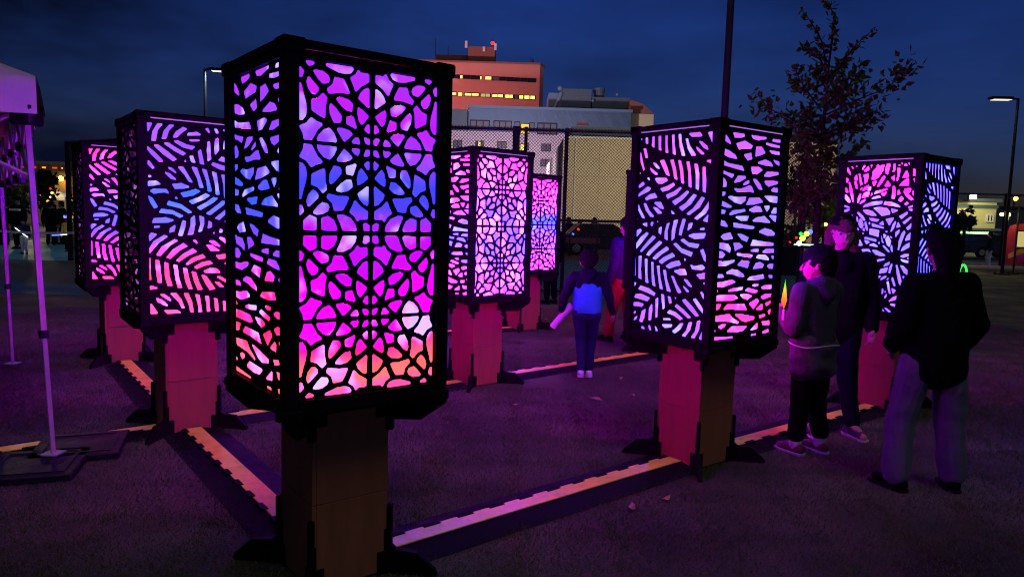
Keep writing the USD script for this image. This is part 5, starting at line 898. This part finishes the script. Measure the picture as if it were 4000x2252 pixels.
for pts, dy, nl in br:
    p = dense(tp6(pts, dy), 12); obj('branch', tube(p, np.linspace(.013, .003, 12), 6), 'bark', tr)
    t_ = r.uniform(.12, 1, int(nl * (2.0 if nl < 28 else 3.0))); k = np.minimum((t_ * 11).astype(int), 10); f = (t_ * 11 - k)[:, None]; q = p[k] * (1 - f) + p[k + 1] * f
    tang = p[k + 1] - p[k]; tang /= np.linalg.norm(tang, axis=1, keepdims=True); sp_ = .05 + .09 * np.clip(nl / 50, 0, 1)
    LC.append(q + r.normal(0, sp_ * .6, q.shape) * (nl > 28) + r.normal(0, .018, q.shape)); LD.append(tang * .5 + r.normal(0, .7, q.shape))
LC, LD = np.vstack(LC), np.vstack(LD)
for i in range(5):
    s_ = slice(i, None, 5); obj('crown', leaf_mesh(0, LC[s_], LD[s_], .105, r), 'leaf_sapling', tr)

def bush(name, label, x, y, z0, rx, rz_, n, size, m_, seed, trunk=True, hgt=None):
    r = np.random.default_rng(seed); t = thing(name, label, 'tree' if trunk else 'shrub', (x, y, 0)); LCs = []
    ncl = 16
    for i in range(ncl):
        a = r.uniform(0, 6.283); u_ = r.uniform(-1, 1); c = np.array([math.cos(a) * rx * math.sqrt(1 - u_ * u_) * r.uniform(.3, .9), math.sin(a) * rx * .8 * math.sqrt(1 - u_ * u_) * r.uniform(.3, .9), z0 + rz_ * u_ * .85])
        q = r.normal(0, 1, (n // ncl, 3)); q /= np.linalg.norm(q, axis=1, keepdims=True); LCs.append(c + q * r.uniform(.3, 1, (n // ncl, 1)) * rx * .36)
        if trunk and i < 8: obj('limb', tube([(0, 0, z0 - rz_ * .8), c * [.5, .5, 1] * .95, c], [.05, .03, .012], 5), 'bark', t)
    LCs = np.vstack(LCs); obj('trunk', tube([(0, 0, 0), (.05, 0, z0 * .6), (0, 0, z0 + rz_ * .3)], [.12, .09, .03], 7), 'bark', t)
    obj('crown', leaf_mesh(0, LCs, r.normal(0, 1, LCs.shape), size, r), m_, t)
def bush_at(name, label, px, py, Y, rx, rz_, n, size, m_, seed, **k):
    p = at(px, py, Y); bush(name, label, p[0], Y, p[2], rx, rz_, n, size, m_, seed, **k)
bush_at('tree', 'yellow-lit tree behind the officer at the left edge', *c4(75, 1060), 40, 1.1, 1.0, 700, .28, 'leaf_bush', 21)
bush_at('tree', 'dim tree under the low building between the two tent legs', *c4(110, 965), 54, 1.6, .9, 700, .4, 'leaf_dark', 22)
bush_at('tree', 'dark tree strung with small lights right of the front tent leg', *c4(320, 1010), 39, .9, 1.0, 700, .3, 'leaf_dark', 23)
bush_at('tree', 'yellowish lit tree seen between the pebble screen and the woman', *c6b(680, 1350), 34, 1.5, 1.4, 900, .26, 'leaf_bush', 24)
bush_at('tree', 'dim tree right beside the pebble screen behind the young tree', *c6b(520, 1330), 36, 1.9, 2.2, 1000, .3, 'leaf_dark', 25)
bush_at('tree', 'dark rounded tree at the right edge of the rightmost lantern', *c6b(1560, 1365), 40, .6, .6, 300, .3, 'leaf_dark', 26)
p = at(*c3(675, 158), 31); t = thing('path_lamp', 'tiny warm lamp below the yellowish tree right of the pebble screen', 'street lamp', (p[0], 31, 0)); obj('bulb', moved(trimesh.creation.icosphere(2, .07), (0, 0, p[2])), 'lamp_orange', t); obj('pole', tube([(0, .1, 0), (0, .1, p[2] + .1)], .03, 6), 'steel_black', t)
lamp_ball(p[0] + .3, 31, p[2] + .3, (1, .85, .35), 130, .1)

# ------------------------------------------------------------------ red van, bins, parked vehicles
VX, VY = at(3923, 1000, 27.6)[0], 27.6
van = thing('red_van', 'red van with yellow swoosh on its side, cut off by the right edge', 'van', (VX, VY, 0), -38)
prof = Polygon([(0, .35), (0, 1.45), (.1, 1.82), (.3, 1.9), (4.3, 1.9), (4.8, 1.3), (5.3, 1.1), (5.4, .35)])
wells = unary_union([affinity.translate(Polygon([(math.cos(a) * .4, math.sin(a) * .4) for a in np.linspace(0, 6.283, 24)]), x, .34) for x in (1.0, 4.4)])
m = extr(prof.difference(wells), 1.9); m.vertices = m.vertices[:, [0, 2, 1]] * [1, 1, 1]; m.invert(); obj('body', m, 'red_paint', van)
sw = [(x, .75 + .55 * math.sin((x - .1) * 1.1)) for x in np.linspace(.12, 2.6, 18)]; m = extr(Polygon(sw + [(x, z - .18 - .1 * math.sin(x)) for x, z in sw[::-1]]), .006); m.vertices = m.vertices[:, [0, 2, 1]] * [1, 1, 1] + [0, -.009, 0]; obj('yellow_swoosh', m, 'yellow_paint', van)
for x0, x1 in ((.3, .62), (2.9, 3.9)): w = obj('window', [bx(x0, x1, -.02, -.002, 1.62, 1.66), bx(x0, x1, -.02, -.002, 1.0, 1.04), bx(x0, x0 + .04, -.02, -.002, 1.04, 1.62), bx(x1 - .04, x1, -.02, -.002, 1.04, 1.62)], 'steel_black', van); obj('pane', bx(x0 + .04, x1 - .04, -.012, -.003, 1.04, 1.62), 'lit_window_dim' if x0 < 1 else 'dark_glass', w)
for x in (1.0, 4.4):
    for y in (.02, 1.68): w = obj('wheel', rotx_cyl(.34, .2, (x, y + .1, .34)), 'rubber', van); obj('rim', rotx_cyl(.2, .21, (x, y + .1, .34)), 'steel_black', w)
obj('bumper', bx(-.08, -.002, .1, 1.8, .35, .55, .02), 'steel_black', van); obj('tail_light', bx(-.03, -.002, .05, .2, .8, 1.1, .01), 'lit_red', van)

def car(label, px, py, Y, m_, rz=0, name='parked_car'):
    p = at(px, py, Y); t = thing(name, label, 'car', (p[0], Y, 0), rz)
    lo = Polygon([(-2.1, .3), (-2.15, .75), (-2.0, .9), (-1.2, .95), (1.1, .95), (2.0, .82), (2.15, .6), (2.1, .3)]); hi = Polygon([(-1.6, .953), (-1.15, 1.42), (.35, 1.45), (1.1, .953)])
    wl = unary_union([affinity.translate(Polygon([(math.cos(a) * .37, math.sin(a) * .37) for a in np.linspace(0, 6.283, 20)]), x, .33) for x in (-1.3, 1.3)])
    def pr(pl, w): m = extr(pl, w); m.vertices = m.vertices[:, [0, 2, 1]] - [0, w / 2, 0]; m.invert(); return m
    obj('body', pr(lo.difference(wl), 1.75), m_, t); obj('cabin', pr(hi, 1.5), m_, t)
    for y in (-.76, .7525): obj('window', [bx(-1.1, -.35, y, y + .0075, 1.0, 1.36), bx(-.28, .4, y, y + .0075, 1.0, 1.36)], 'dark_glass', t)
    for x in (-1.3, 1.3):
        for y in (-.78, .78): w = obj('wheel', rotx_cyl(.32, .2, (x, y, .33)), 'rubber', t); obj('rim', rotx_cyl(.19, .21, (x, y, .33)), 'white_steel', w)
    for y in (-.6, .6): obj('headlight', bx(2.1, 2.16, y - .15, y + .15, .62, .74), 'pale_panel', t)
    return t
car('dark car parked in front of the cream building', 3862, 985, 45, 'navy_paint', 10)
car('dark car parked beyond the fence right of the farthest lantern', 2350, 960, 33.0, 'black_paint', 4)
b = ground(3080, 1075); t = thing('litter_bin', 'dark rectangular bin on the grass between the pebble screen and the boy', 'bin', (b[0], b[1], 0)); obj('bin_body', bx(-.3, .3, -.25, .25, .02, .85, .03), 'black_frame', t); obj('lid', bx(-.33, .33, -.28, .28, .855, .92, .02), 'black_frame', t)
for x in (-.22, .22): obj('wheel', rotx_cyl(.05, .04, (x, .2, .05)), 'rubber', t)
b = ground(2275, 1000); bc = thing('barrier_board', 'low reddish-brown board in front of the people behind the fence', 'barrier', (b[0], b[1], 0)); obj('board', bx(-.75, .75, -.02, .02, .55, .8, .005), 'brick_dark', bc)
for x in (-.6, .6): obj('leg', [bx(x - .03, x + .03, -.2, -.14, 0, .8), bx(x - .03, x + .03, .14, .2, 0, .8), bx(x - .03, x + .03, -.14, .14, .4, .45)], 'steel_black', bc)
